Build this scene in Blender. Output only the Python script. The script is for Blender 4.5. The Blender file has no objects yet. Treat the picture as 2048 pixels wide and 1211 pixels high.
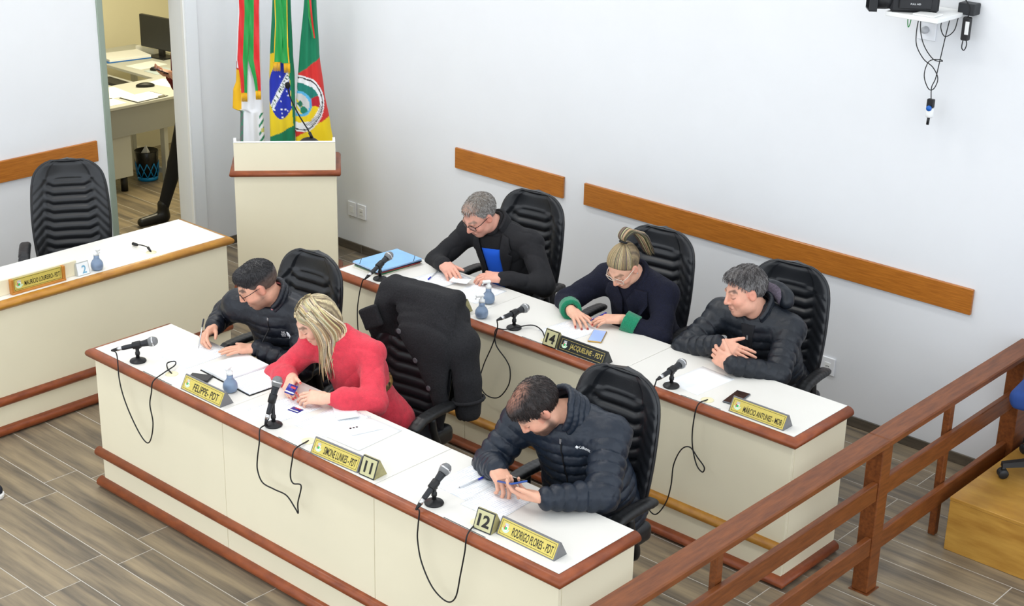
import bpy, math, random
import numpy as np
from mathutils import Vector, Matrix
from mathutils.bvhtree import BVHTree

scene = bpy.context.scene
COL = scene.collection

# ------------------------------------------------------------------ camera
CAM = dict(f=3085.44, pos=(8.8484, -7.3045, 3.8578), yaw=0.7284, pitch=0.3737, roll=0.0230)
def make_camera():
    yaw, pit, rol = CAM['yaw'], CAM['pitch'], CAM['roll']
    fw = Vector((-math.sin(yaw)*math.cos(pit), math.cos(yaw)*math.cos(pit), -math.sin(pit)))
    r = Vector((math.cos(yaw), math.sin(yaw), 0)); u = r.cross(fw)
    r2 = r*math.cos(rol)+u*math.sin(rol); u2 = -r*math.sin(rol)+u*math.cos(rol)
    cd = bpy.data.cameras.new('camera'); co = bpy.data.objects.new('camera', cd); COL.objects.link(co)
    cd.sensor_fit = 'HORIZONTAL'; cd.sensor_width = 36.0; cd.lens = CAM['f']/2048*36.0
    cd.clip_start = 0.05; cd.clip_end = 100
    m = Matrix((r2, u2, -fw)).transposed().to_4x4(); m.translation = Vector(CAM['pos'])
    co.matrix_world = m
    scene.camera = co
make_camera()

# ------------------------------------------------------------------ world, lights, exposure
scene.view_settings.view_transform = 'Standard'
scene.view_settings.look = 'None'
scene.view_settings.exposure = 0.12
scene.view_settings.gamma = 1.0
scene.view_settings.use_curve_mapping = False
w = bpy.data.worlds.new('hall_ambience'); scene.world = w; w.use_nodes = True
w.node_tree.nodes['Background'].inputs[0].default_value = (0.88, 0.94, 1.0, 1)
w.node_tree.nodes['Background'].inputs[1].default_value = 1.95
CEILING_Z = 5.6
def area_light(name, loc, sx, sy, power, color, target=None):
    ld = bpy.data.lights.new(name, 'AREA'); ld.shape = 'RECTANGLE'; ld.size = sx; ld.size_y = sy
    ld.energy = power; ld.color = color
    lo = bpy.data.objects.new(name, ld); COL.objects.link(lo); lo.location = loc
    if target is not None:
        lo.rotation_euler = (Vector(target)-Vector(loc)).to_track_quat('-Z', 'Y').to_euler()
    return lo
LAMPS = [(1.6, -1.9), (4.2, -1.9), (6.8, -1.9), (1.6, -4.6), (4.2, -4.6), (6.8, -4.6)]
for lx, ly in LAMPS:
    area_light('ceiling_lamp_light', (lx, ly, CEILING_Z-0.09), 1.15, 0.28, {1.6: 46, 4.2: 22, 6.8: 8}[lx], (1.0, 0.975, 0.93))
area_light('office_lamp_light', (-1.6, 0.1, 2.55), 1.1, 0.3, 52, (1.0, 0.90, 0.62))

# ------------------------------------------------------------------ helpers: colour and materials
def srgb(r, g, b):
    f = lambda c: (c/255/12.92) if c/255 <= 0.04045 else ((c/255+0.055)/1.055)**2.4
    return (f(r), f(g), f(b), 1.0)
MATS = {}
def mat(name, rgb, rough=0.5, metal=0.0, var=0.0, vscale=6.0, stretch=(1, 1, 1), rgb2=None, bump=0.0, bscale=60.0,
        bstretch=(1, 1, 1), spec=0.5, trans=0.0, alpha=1.0, emit=None, emit_s=0.0, attr=None, coat=0.0, sheen=0.0, sss=0.0, rnd=False, ior=1.45):
    """procedural principled material: two-tone noise, optional colour attribute, noise bump"""
    if name in MATS: return MATS[name]
    m = bpy.data.materials.new(name); MATS[name] = m; m.use_nodes = True
    nt = m.node_tree; N = nt.nodes; L = nt.links; b = N['Principled BSDF']
    b.inputs['Roughness'].default_value = rough; b.inputs['Metallic'].default_value = metal
    b.inputs['Specular IOR Level'].default_value = spec; b.inputs['IOR'].default_value = ior
    if trans: b.inputs['Transmission Weight'].default_value = trans
    if alpha < 1: b.inputs['Alpha'].default_value = alpha
    if coat: b.inputs['Coat Weight'].default_value = coat; b.inputs['Coat Roughness'].default_value = 0.15
    if sheen: b.inputs['Sheen Weight'].default_value = sheen; b.inputs['Sheen Roughness'].default_value = 0.5
    if sss: 
        b.inputs['Subsurface Weight'].default_value = sss; b.inputs['Subsurface Radius'].default_value = (0.012, 0.005, 0.003); b.inputs['Subsurface Scale'].default_value = 0.6
    c1 = srgb(*rgb)
    tc = N.new('ShaderNodeTexCoord')
    coord = tc.outputs['Object']
    if rnd:
        oi = N.new('ShaderNodeObjectInfo'); vm = N.new('ShaderNodeVectorMath'); vm.operation = 'MULTIPLY_ADD'
        L.new(oi.outputs['Random'], vm.inputs[0]); vm.inputs[1].default_value = (37, 91, 17); L.new(coord, vm.inputs[2]); coord = vm.outputs[0]
    base = None
    if attr:
        a = N.new('ShaderNodeAttribute'); a.attribute_name = attr; base = a.outputs['Color']
    if var or rgb2:
        mp = N.new('ShaderNodeMapping'); mp.inputs['Scale'].default_value = stretch; L.new(coord, mp.inputs[0])
        nz = N.new('ShaderNodeTexNoise'); nz.inputs['Scale'].default_value = vscale; nz.inputs['Detail'].default_value = 5; nz.inputs['Roughness'].default_value = 0.6
        L.new(mp.outputs[0], nz.inputs[0])
        cr = N.new('ShaderNodeValToRGB'); cr.color_ramp.elements[0].position = 0.33; cr.color_ramp.elements[1].position = 0.67
        if rgb2: a1, a2 = c1, srgb(*rgb2)
        else: a1 = tuple(c*(1-var) for c in c1[:3])+(1,); a2 = tuple(min(1, c*(1+var)) for c in c1[:3])+(1,)
        if attr:
            a1 = (1-var,)*3+(1,); a2 = (1+var,)*3+(1,)
        cr.color_ramp.elements[0].color = a1; cr.color_ramp.elements[1].color = a2
        L.new(nz.outputs['Fac'], cr.inputs[0])
        if attr:
            mx = N.new('ShaderNodeMix'); mx.data_type = 'RGBA'; mx.blend_type = 'MULTIPLY'; mx.inputs[0].default_value = 1.0
            L.new(base, mx.inputs[6]); L.new(cr.outputs[0], mx.inputs[7]); base = mx.outputs[2]
        else: base = cr.outputs[0]
    if base is not None: L.new(base, b.inputs['Base Color'])
    else: b.inputs['Base Color'].default_value = c1
    if bump:
        mp2 = N.new('ShaderNodeMapping'); mp2.inputs['Scale'].default_value = bstretch; L.new(coord, mp2.inputs[0])
        n2 = N.new('ShaderNodeTexNoise'); n2.inputs['Scale'].default_value = bscale; n2.inputs['Detail'].default_value = 3
        L.new(mp2.outputs[0], n2.inputs[0])
        bp = N.new('ShaderNodeBump'); bp.inputs['Strength'].default_value = bump; bp.inputs['Distance'].default_value = 0.004
        L.new(n2.outputs['Fac'], bp.inputs['Height']); L.new(bp.outputs[0], b.inputs['Normal'])
    if emit:
        b.inputs['Emission Color'].default_value = srgb(*emit); b.inputs['Emission Strength'].default_value = emit_s
    return m

# ------------------------------------------------------------------ helpers: meshes and objects
def link(o, parent=None):
    COL.objects.link(o)
    if parent is not None: o.parent = parent
    return o
def mesh_arrays(name, V, F, smooth=False, col=None):
    """V (n,3) array, F (m,4) or list of tuples"""
    me = bpy.data.meshes.new(name)
    if isinstance(F, np.ndarray):
        n, m, k = len(V), len(F), F.shape[1]
        me.vertices.add(n); me.vertices.foreach_set('co', np.ascontiguousarray(V, np.float32).ravel())
        me.loops.add(m*k); me.loops.foreach_set('vertex_index', np.ascontiguousarray(F, np.int32).ravel())
        me.polygons.add(m); me.polygons.foreach_set('loop_start', np.arange(0, m*k, k, dtype=np.int32))
        me.update(calc_edges=True)
    else:
        me.from_pydata([tuple(v) for v in V], [], F); me.update()
    if smooth: me.polygons.foreach_set('use_smooth', np.ones(len(me.polygons), dtype=bool))
    if col is not None:
        at = me.attributes.new('Col', 'FLOAT_COLOR', 'POINT')
        c4 = np.ones((len(V), 4), np.float32); c4[:, :3] = col; at.data.foreach_set('color', c4.ravel())
    return me
class MB:
    """collects shapes into one mesh"""
    def __init__(s): s.v = []; s.f = []; s.sm = []
    def add(s, V, F, smooth=False):
        o = len(s.v); s.v += [tuple(map(float, v)) for v in V]
        for f in F: s.f.append(tuple(i+o for i in f)); s.sm.append(smooth)
        return s
    def box(s, x0, x1, y0, y1, z0, z1, M=None, bev=0.0):
        if bev > 0:
            b = min(bev, (x1-x0)/2.01, (y1-y0)/2.01, (z1-z0)/2.01)
            V = []; 
            for (zz, i) in ((z0, b), (z0+b, 0), (z1-b, 0), (z1, b)):
                xa, xb, ya, yb = x0+i, x1-i, y0+i, y1-i
                if i > 0: V += [(xa+0, ya, zz), (xb, ya, zz), (xb, ya, zz), (xb, yb, zz), (xb, yb, zz), (xa, yb, zz), (xa, yb, zz), (xa, ya, zz)]
                else: V += [(xa+b, ya, zz), (xb-b, ya, zz), (xb, ya+b, zz), (xb, yb-b, zz), (xb-b, yb, zz), (xa+b, yb, zz), (xa, yb-b, zz), (xa, ya+b, zz)]
            F = [tuple(range(7, -1, -1)), tuple(range(24, 32))]
            for k in range(3):
                for i in range(8): F.append((k*8+i, k*8+(i+1) % 8, k*8+8+(i+1) % 8, k*8+8+i))
        else:
            V = [(x0, y0, z0), (x1, y0, z0), (x1, y1, z0), (x0, y1, z0), (x0, y0, z1), (x1, y0, z1), (x1, y1, z1), (x0, y1, z1)]
            F = [(3, 2, 1, 0), (4, 5, 6, 7), (0, 1, 5, 4), (1, 2, 6, 5), (2, 3, 7, 6), (3, 0, 4, 7)]
        if M is not None: V = [tuple(M @ Vector(v)) for v in V]
        return s.add(V, F)
    def prism(s, poly, z0, z1, M=None):
        n = len(poly); V = [(x, y, z0) for x, y in poly]+[(x, y, z1) for x, y in poly]
        F = [tuple(range(n-1, -1, -1)), tuple(range(n, 2*n))]+[(i, (i+1) % n, n+(i+1) % n, n+i) for i in range(n)]
        if M is not None: V = [tuple(M @ Vector(v)) for v in V]
        return s.add(V, F)
    def lathe(s, prof, seg=24, M=None, smooth=True):
        V = []; F = []
        for r, z in prof:
            for k in range(seg):
                a = 2*math.pi*k/seg; V.append((r*math.cos(a), r*math.sin(a), z))
        n = len(prof)
        for i in range(n-1):
            for k in range(seg): F.append((i*seg+k, i*seg+(k+1) % seg, (i+1)*seg+(k+1) % seg, (i+1)*seg+k))
        if prof[0][0] > 1e-5: F.append(tuple(range(seg-1, -1, -1)))
        if prof[-1][0] > 1e-5: F.append(tuple(range((n-1)*seg, n*seg)))
        if M is not None: V = [tuple(M @ Vector(v)) for v in V]
        return s.add(V, F, smooth)
    def tube(s, pts, r, seg=8, closed=False, caps=True, smooth=True):
        P = [Vector(p) for p in pts]; n = len(P); R = r if hasattr(r, '__len__') else [r]*n
        T = []
        for i in range(n):
            a = P[(i-1) % n] if (i > 0 or closed) else P[0]; b = P[(i+1) % n] if (i < n-1 or closed) else P[-1]
            t = (b-a); T.append(t.normalized() if t.length > 1e-9 else Vector((0, 0, 1)))
        up = Vector((0, 0, 1)) if abs(T[0].z) < 0.9 else Vector((1, 0, 0))
        u = T[0].cross(up).normalized(); V = []; F = []
        for i in range(n):
            u = (u-T[i]*u.dot(T[i])).normalized(); w_ = T[i].cross(u)
            for k in range(seg):
                a = 2*math.pi*k/seg; V.append(P[i]+(u*math.cos(a)+w_*math.sin(a))*R[i])
        m = n if closed else n-1
        for i in range(m):
            j = (i+1) % n
            for k in range(seg): F.append((i*seg+k, i*seg+(k+1) % seg, j*seg+(k+1) % seg, j*seg+k))
        if caps and not closed: F += [tuple(range(seg-1, -1, -1)), tuple(range((n-1)*seg, n*seg))]
        return s.add(V, F, smooth)
    def grid(s, fn, nu, nv, smooth=True, flip=False):
        V = [fn(i/nu, j/nv) for j in range(nv+1) for i in range(nu+1)]; F = []
        for j in range(nv):
            for i in range(nu):
                q = (j*(nu+1)+i, j*(nu+1)+i+1, (j+1)*(nu+1)+i+1, (j+1)*(nu+1)+i); F.append(q[::-1] if flip else q)
        return s.add(V, F, smooth)
    def sweep(s, prof, path, side=1, smooth=True, caps=True):
        """profile [(outward, z)] along a 2-D polyline with mitred corners"""
        P = [Vector(p) for p in path]; n = len(P); V = []; F = []; k = len(prof)
        for i in range(n):
            ds = []
            if i > 0: ds.append((P[i]-P[i-1]).normalized())
            if i < n-1: ds.append((P[i+1]-P[i]).normalized())
            ns = [Vector((d.y, -d.x))*side for d in ds]
            if len(ns) == 1: o = ns[0]
            else:
                o = (ns[0]+ns[1]).normalized(); o = o/max(0.3, o.dot(ns[0]))
            for (a, z) in prof: V.append((P[i].x+o.x*a, P[i].y+o.y*a, z))
        for i in range(n-1):
            for j in range(k-1): F.append((i*k+j, i*k+j+1, (i+1)*k+j+1, (i+1)*k+j))
            F.append((i*k+k-1, i*k, (i+1)*k, (i+1)*k+k-1))
        o = len(s.f)
        s.add(V, F, smooth)
        if caps: s.add(V, [tuple(range(k)), tuple(range(n*k-1, (n-1)*k-1, -1))])
        return s
    def mesh(s, name):
        me = bpy.data.meshes.new(name); me.from_pydata(s.v, [], s.f); me.update()
        me.polygons.foreach_set('use_smooth', np.array(s.sm, dtype=bool))
        return me
    def build(s, name, material, parent=None, off=None):
        me = s.mesh(name)
        if off is not None: me.transform(Matrix.Translation(-Vector(off)))
        fixn(me)
        return obj(name, me, material, parent)
def fixn(me):
    import bmesh
    bm = bmesh.new(); bm.from_mesh(me); bmesh.ops.remove_doubles(bm, verts=bm.verts, dist=1e-6); bmesh.ops.recalc_face_normals(bm, faces=bm.faces); bm.to_mesh(me); bm.free(); me.update()
def obj(name, me, material=None, parent=None):
    o = bpy.data.objects.new(name, me)
    if material is not None:
        if len(me.materials) == 0: me.materials.append(material)
    return link(o, parent)
def tag(o, label=None, cat=None, group=None, kind=None):
    if label: o['label'] = label
    if cat: o['category'] = cat
    if group: o['group'] = group
    if kind: o['kind'] = kind
    return o
def thing(name, label, cat, loc=(0, 0, 0), rz=0.0, group=None):
    o = bpy.data.objects.new(name, None); o.empty_display_size = 0.1; COL.objects.link(o)
    o.location = loc; o.rotation_euler = (0, 0, rz); return tag(o, label, cat, group)
def copy_tree(o, parent=None):
    c = o.copy(); COL.objects.link(c); c.parent = parent
    for ch in list(o.children): copy_tree(ch, c)
    return c
def rot(ax, a): return Matrix.Rotation(a, 4, ax)
def trn(x, y, z): return Matrix.Translation((x, y, z))
def smooth_path(pts, n=8, closed=False):
    """Catmull-Rom through the points"""
    P = [Vector(p) for p in pts]; out = []; m = len(P)
    rng = range(m if closed else m-1)
    for i in rng:
        p0 = P[(i-1) % m] if (closed or i > 0) else P[0]*2-P[1]
        p1 = P[i]; p2 = P[(i+1) % m]; p3 = P[(i+2) % m] if (closed or i+2 < m) else P[-1]*2-P[-2]
        for k in range(n):
            t = k/n; out.append(0.5*((2*p1)+(p2-p0)*t+(2*p0-5*p1+4*p2-p3)*t*t+(3*p1-p0-3*p2+p3)*t**3))
    if not closed: out.append(P[-1])
    return out
def text_mesh(s, size=0.03, sx=1.0, bold=0.0, depth=0.0, align='CENTER', shear=0.0, res=3):
    cu = bpy.data.curves.new('lettering', 'FONT'); cu.body = s; cu.size = size; cu.align_x = align; cu.align_y = 'CENTER'
    cu.offset = bold; cu.extrude = depth; cu.resolution_u = res; cu.shear = shear
    o = bpy.data.objects.new('lettering', cu); COL.objects.link(o)
    bpy.context.view_layer.update()
    dg = bpy.context.evaluated_depsgraph_get()
    me = bpy.data.meshes.new_from_object(o.evaluated_get(dg)); bpy.data.objects.remove(o); bpy.data.curves.remove(cu)
    me.materials.clear()
    if sx != 1.0: me.transform(Matrix.Diagonal((sx, 1, 1, 1)))
    return me
def fit_text(s, width, height, bold=0.0, depth=0.0004, **k):
    """lettering scaled to a box width x height, centred"""
    me = text_mesh(s, 1.0, depth=0, bold=bold, **k)
    xs = [v.co.x for v in me.vertices]; ys = [v.co.y for v in me.vertices]
    cx, cy = (min(xs)+max(xs))/2, (min(ys)+max(ys))/2
    me.transform(Matrix.Diagonal((width/(max(xs)-min(xs)), height/(max(ys)-min(ys)), 1, 1)) @ trn(-cx, -cy, 0))
    return me

# ------------------------------------------------------------------ helpers: implicit surfaces
class Field:
    def __init__(s, lo, hi, h):
        s.h = h; s.lo = np.array(lo, float); n = np.ceil((np.array(hi)-s.lo)/h).astype(int)+1
        s.n = n; s.d = np.full(n, 0.5, np.float32)
        s.ax = [(s.lo[i]+h*np.arange(n[i])).astype(np.float32) for i in range(3)]
    def sub(s, lo, hi):
        sl = []
        for i in range(3):
            a = max(0, int(math.floor((lo[i]-s.lo[i])/s.h))); b = min(s.n[i], int(math.ceil((hi[i]-s.lo[i])/s.h))+1)
            if b <= a: return None
            sl.append(slice(a, b))
        return tuple(sl)
    def op(s, prim, k=0.0, mode='u'):
        fn, lo, hi = prim; m = k+3*s.h
        if mode == 'i': sl = (slice(None),)*3
        else: sl = s.sub([a-m for a in lo], [a+m for a in hi])
        if sl is None: return s
        X = s.ax[0][sl[0]][:, None, None]; Y = s.ax[1][sl[1]][None, :, None]; Z = s.ax[2][sl[2]][None, None, :]
        b = fn(X, Y, Z); a = s.d[sl]
        if mode == 'u':
            if k > 0:
                hh = np.clip(0.5+0.5*(b-a)/k, 0, 1); r = b+(a-b)*hh-k*hh*(1-hh)
            else: r = np.minimum(a, b)
        elif mode == 's':
            if k > 0:
                hh = np.clip(0.5-0.5*(a+b)/k, 0, 1); r = a+(-b-a)*hh+k*hh*(1-hh)
            else: r = np.maximum(a, -b)
        else:
            r = np.maximum(a, b)
        s.d[sl] = r; return s
    def u(s, prim, k=0.0): return s.op(prim, k, 'u')
    def cut(s, prim, k=0.0): return s.op(prim, k, 's')
    def disp(s, fn):
        X = s.ax[0][:, None, None]; Y = s.ax[1][None, :, None]; Z = s.ax[2][None, None, :]
        s.d = (s.d+fn(X, Y, Z)).astype(np.float32); return s
    def nets(s):
        d = s.d; ins = d < 0
        c = np.zeros(tuple(np.array(d.shape)-1), np.uint8)
        nx, ny, nz = c.shape
        offs = [(i, j, k) for i in (0, 1) for j in (0, 1) for k in (0, 1)]
        for (i, j, k) in offs: c += ins[i:i+nx, j:j+ny, k:k+nz]
        act = (c > 0) & (c < 8); idx = np.argwhere(act)
        vid = np.full(c.shape, -1, np.int32); vid[act] = np.arange(len(idx), dtype=np.int32)
        acc = np.zeros((len(idx), 3)); cnt = np.zeros(len(idx))
        val = {o: d[idx[:, 0]+o[0], idx[:, 1]+o[1], idx[:, 2]+o[2]] for o in offs}
        for o in offs:
            for ax in range(3):
                if o[ax] == 0:
                    p = list(o); p[ax] = 1; p = tuple(p); a, b = val[o], val[p]; x = (a < 0) != (b < 0)
                    t = np.where(x, a/np.where(x, a-b, 1), 0)
                    for q in range(3): acc[:, q] += np.where(x, o[q]+(t if q == ax else 0), 0)
                    cnt += x
        V = s.lo+s.h*(idx+acc/cnt[:, None])
        Fs = []
        for ax in range(3):
            a = [slice(None)]*3; b = [slice(None)]*3; a[ax] = slice(0, -1); b[ax] = slice(1, None)
            A, B = ins[tuple(a)], ins[tuple(b)]; e = np.argwhere(A != B)
            o1, o2 = [q for q in range(3) if q != ax]
            ok = (e[:, o1] > 0) & (e[:, o2] > 0) & (e[:, o1] < d.shape[o1]-1) & (e[:, o2] < d.shape[o2]-1); e = e[ok]
            inside_first = A[tuple(e.T)]
            def g(da, db):
                q = e.copy(); q[:, o1] -= da; q[:, o2] -= db; return vid[tuple(q.T)]
            q = np.stack([g(1, 1), g(0, 1), g(0, 0), g(1, 0)], 1)
            fl = inside_first if ax != 1 else ~inside_first
            q[~fl] = q[~fl][:, ::-1]; Fs.append(q)
        return V, np.concatenate(Fs)
def _seg(a, b):
    a = np.array(a, float); b = np.array(b, float); return a, b-a, max(1e-9, float((b-a)@(b-a)))
def rc(a, b, ra, rb, quilt=None, t0=0.0, sq=None):
    """tapered capsule; quilt=(pitch, amp): puffs along it (t0 = length before a)"""
    a_, ab, L2 = _seg(a, b); L = math.sqrt(L2); R = max(ra, rb)+(quilt[1] if quilt else 0)
    lo = np.minimum(a, b)-R; hi = np.maximum(a, b)+R
    def fn(X, Y, Z):
        px, py, pz = X-a_[0], Y-a_[1], Z-a_[2]
        tr = (px*ab[0]+py*ab[1]+pz*ab[2])/L2; t = np.clip(tr, 0, 1)
        dx, dy, dz = px-t*ab[0], py-t*ab[1], pz-t*ab[2]
        d = np.sqrt(dx*dx+dy*dy+dz*dz)-(ra+(rb-ra)*t)
        if quilt:
            s_ = np.abs(np.sin(np.pi*(tr*L+t0)/quilt[0])); d = d-quilt[1]*(s_**0.50-0.72)
        return d
    return fn, lo, hi
def el(c, r, R=None, quilt=None):
    """ellipsoid; R = 3x3 world-from-local; quilt=(axis vector, pitch, amp, phase)"""
    c = np.array(c, float); r = np.array(r, float); M = np.eye(3) if R is None else np.array(R)
    ext = np.sqrt((M**2)@(r**2)); q_ = quilt[2] if quilt else 0
    def fn(X, Y, Z):
        px, py, pz = X-c[0], Y-c[1], Z-c[2]
        lx = (px*M[0, 0]+py*M[1, 0]+pz*M[2, 0]); ly = (px*M[0, 1]+py*M[1, 1]+pz*M[2, 1]); lz = (px*M[0, 2]+py*M[1, 2]+pz*M[2, 2])
        k0 = np.sqrt((lx/r[0])**2+(ly/r[1])**2+(lz/r[2])**2); k1 = np.sqrt((lx/r[0]**2)**2+(ly/r[1]**2)**2+(lz/r[2]**2)**2)
        d = k0*(k0-1)/np.maximum(k1, 1e-6)
        if quilt:
            ax = quilt[0]; s_ = np.abs(np.sin(np.pi*(px*ax[0]+py*ax[1]+pz*ax[2]+quilt[3])/quilt[1])); d = d-quilt[2]*(s_**0.50-0.72)
        return d
    return fn, c-ext-q_, c+ext+q_
def rbox(c, hs, r, R=None):
    c = np.array(c, float); hs = np.array(hs, float); M = np.eye(3) if R is None else np.array(R)
    ext = np.abs(M)@(hs+r)
    def fn(X, Y, Z):
        px, py, pz = X-c[0], Y-c[1], Z-c[2]
        q = [np.abs(px*M[0, i]+py*M[1, i]+pz*M[2, i])-hs[i] for i in range(3)]
        o = np.sqrt(np.maximum(q[0], 0)**2+np.maximum(q[1], 0)**2+np.maximum(q[2], 0)**2)
        return o+np.minimum(np.maximum(np.maximum(q[0], q[1]), q[2]), 0)-r
    return fn, c-ext, c+ext
def half(p, n):
    """half space, inside where (x-p).n < 0 (for intersections and cuts)"""
    p = np.array(p, float); n = np.array(n, float); n = n/np.linalg.norm(n)
    def fn(X, Y, Z): return ((X-p[0])*n[0]+(Y-p[1])*n[1]+(Z-p[2])*n[2])+0*(X+Y+Z)
    return fn, p-9, p+9
# ================================================================== THE SETTING
M_WALL = mat('wall_paint', (233, 235, 238), 0.85, var=0.012, vscale=2.0, bump=0.05, bscale=180)
M_OFFW = mat('office_wall_paint', (232, 228, 205), 0.85, var=0.02, vscale=2.0)
M_CEIL = mat('ceiling_paint', (240, 240, 238), 0.9)
M_TILE = mat('wood_look_tile', (98, 90, 80), 0.40, rgb2=(156, 140, 114), vscale=2.4, stretch=(0.55, 6.5, 4), bump=0.12, bscale=30, bstretch=(1, 12, 1), rnd=True, spec=0.45)
M_GROUT = mat('pale_grout', (200, 196, 188), 0.9)
M_SKIRT = mat('skirting_tile', (104, 94, 80), 0.4, rgb2=(74, 68, 60), vscale=4, stretch=(1, 1, 6), rnd=True)
M_STRIP = mat('wall_strip_wood', (188, 116, 40), 0.42, rgb2=(160, 94, 28), vscale=9, stretch=(1, 1, 16), bump=0.06, bscale=40, bstretch=(1, 1, 14), coat=0.15)
M_REDW = mat('red_brown_wood', (152, 78, 40), 0.42, rgb2=(122, 58, 28), vscale=12, stretch=(1, 1, 3), bump=0.08, bscale=90, coat=0.08)
M_OAKW = mat('golden_oak_wood', (190, 134, 44), 0.40, rgb2=(164, 108, 34), vscale=14, stretch=(1, 1, 3), coat=0.2)
M_RAIL = mat('railing_wood', (128, 72, 34), 0.40, rgb2=(98, 52, 24), vscale=7, stretch=(9, 1, 9), bump=0.06, bscale=60, bstretch=(8, 1, 8), coat=0.08, spec=0.35)
M_PANEL = mat('cream_laminate', (238, 230, 203), 0.45, var=0.02, vscale=1.6)
M_TOP = mat('white_laminate', (230, 228, 222), 0.36, var=0.012, vscale=3)
M_BLACKP = mat('black_plastic', (24, 24, 26), 0.45)
M_WHITEP = mat('white_plastic', (240, 241, 240), 0.4)

def structure(o): o['kind'] = 'structure'; return o
# floor: slab, laid tiles one by one, and the far floor in the same tiling
X0, X1, Y0, Y1 = 0.0, 7.2, -5.0, 0.0
fl = structure(MB().box(-3.8, X1, Y0, 1.8, -0.12, -0.0010).build('floor', M_GROUT))
tile_full = MB().box(0, 0.8205, 0, 0.1955, -0.0075, 0.0, bev=0.0006).mesh('tile'); tile_full.materials.append(M_TILE)
def lay(xa, xb, ya, yb):
    r0 = int(math.floor(ya/0.2+1e-6))
    r1 = int(math.ceil(yb/0.2-1e-6))
    for r in range(r0, r1):
        off = 2.306 if r % 2 == 0 else 2.435
        k = int(math.floor((xa-off)/0.825))
        while off+0.825*k < xb:
            x = off+0.825*k; k += 1
            a, b = max(x+0.0019, xa), min(x+0.8231, xb)
            if b-a < 0.02: continue
            if b-a > 0.82: me = tile_full; o = bpy.data.objects.new('tile', me); link(o, fl); o.location = (x+0.0019, r*0.2+0.0018, 0)
            else:
                me = MB().box(0, b-a, 0, 0.1955, -0.0075, 0.0, bev=0.0012).mesh('tile'); me.materials.append(M_TILE)
                o = bpy.data.objects.new('tile', me); link(o, fl); o.location = (a, r*0.2+0.0018, 0)
lay(0.02, X1, Y0, Y1)
lay(-2.6, -0.02, -1.6, 0.8)
M_FARTILE = mat('far_floor_tile', (134, 122, 104), 0.4, rgb2=(108, 98, 86), vscale=3.2, stretch=(0.9, 8, 1))
fo = MB()
fo.box(-0.2, 10.6, -9.6, Y0, -0.12, -0.001).box(X1, 10.6, Y0, 0, -0.12, -0.001).build('outer_floor', M_FARTILE, fl)

# walls
structure(MB().box(-0.15, 10.6, 0.0, 0.15, -0.1, CEILING_Z).build('wall_right', M_WALL))
DY0, DY1, DZ = -1.576, -0.890, 2.15
wl = MB(); wl.box(-0.15, 0, -9.6, DY0, -0.1, CEILING_Z); wl.box(-0.15, 0, DY1, 0.0, -0.1, CEILING_Z); wl.box(-0.15, 0, DY0, DY1, DZ, CEILING_Z)
structure(wl.build('wall_left', M_WALL))
structure(MB().box(-0.15, 9.6, -8.6, 0.15, CEILING_Z, CEILING_Z+0.1).build('ceiling', M_CEIL))
LAMP_AT = dict(zip(LAMPS, ('above the lectern corner', 'above the back desk row', 'above the plywood platform', 'above the left wall desk', 'above the front desk row', 'above the near end of the railing')))
for lx, ly in LAMPS:
    t = thing('ceiling_light', 'long white ceiling light panel %s' % LAMP_AT[(lx, ly)], 'ceiling light', (lx, ly, CEILING_Z), group='ceiling lights over the hall')
    MB().box(-0.62, 0.62, -0.18, 0.18, -0.08, 0.0, bev=0.01).build('housing', M_WHITEP, t)
# office behind the door
ow = MB(); ow.box(-3.8, -3.7, -2.4, 1.8, 0, 2.7).box(-3.8, -0.15, 1.7, 1.8, 0, 2.7).box(-3.8, -0.15, -2.5, -2.4, 0, 2.7).box(-0.17, -0.152, 0.15, 1.7, 0, 2.7)
structure(ow.build('wall_office', M_OFFW))
structure(MB().box(-3.8, -0.15, -2.5, 1.8, 2.7, 2.8).build('ceiling_office', M_CEIL))
# door surround: aluminium edge on the left, white stepped casing on the right
M_ALU = mat('greenish_aluminium', (150, 164, 150), 0.4, metal=0.2)
d1 = structure(MB().box(-0.15, 0.012, DY0-0.002, DY0+0.045, 0, DZ, bev=0.004).build('door_1', M_ALU))
MB().box(-0.15, 0.02, DY1-0.006, DY1+0.012, 0, DZ).box(0.0, 0.022, DY1+0.006, DY1+0.11, 0, DZ+0.1, bev=0.004).build('door_casing', mat('casing_white', (232, 235, 238), 0.5), d1)
MB().box(-0.004, 0.026, DY1-0.012, DY1+0.004, 0, DZ, bev=0.003).build('door_edge_highlight', M_WHITEP, d1)  # white strip added for the bright edge highlight along the right jamb
MB().box(0.001, 0.02, DY0-0.002, DY1+0.11, DZ, DZ+0.1, bev=0.004).build('door_header', M_WHITEP, d1)
# skirting tiles
def skirting(name, segs):
    """segs: (x0,x1,y0,y1) boxes split into tiles of 0.82 m"""
    b = MB()
    for (xa, xb, ya, yb) in segs: b.box(xa, xb, ya, yb, 0, 0.060)
    root = structure(b.build(name, M_GROUT))
    for (xa, xb, ya, yb) in segs:
        al = 0 if xb-xa > yb-ya else 1; a, e = (xa, xb) if al == 0 else (ya, yb)
        while a < e-0.01:
            n = min(a+0.822, e)
            q = (a+0.002, n-0.002, ya-0.003, yb) if al == 0 else (xa, xb+0.003, a+0.002, n-0.002)
            MB().box(q[0], q[1], q[2], q[3], 0.001, 0.0625, bev=0.001).build('tile', M_SKIRT, root); a = n
skirting('baseboard_right', [(0.013, 7.2, -0.010, -0.001)])
skirting('baseboard_left', [(0.001, 0.010, -5.0, DY0-0.01), (0.001, 0.010, DY1+0.115, -0.013)])
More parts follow.
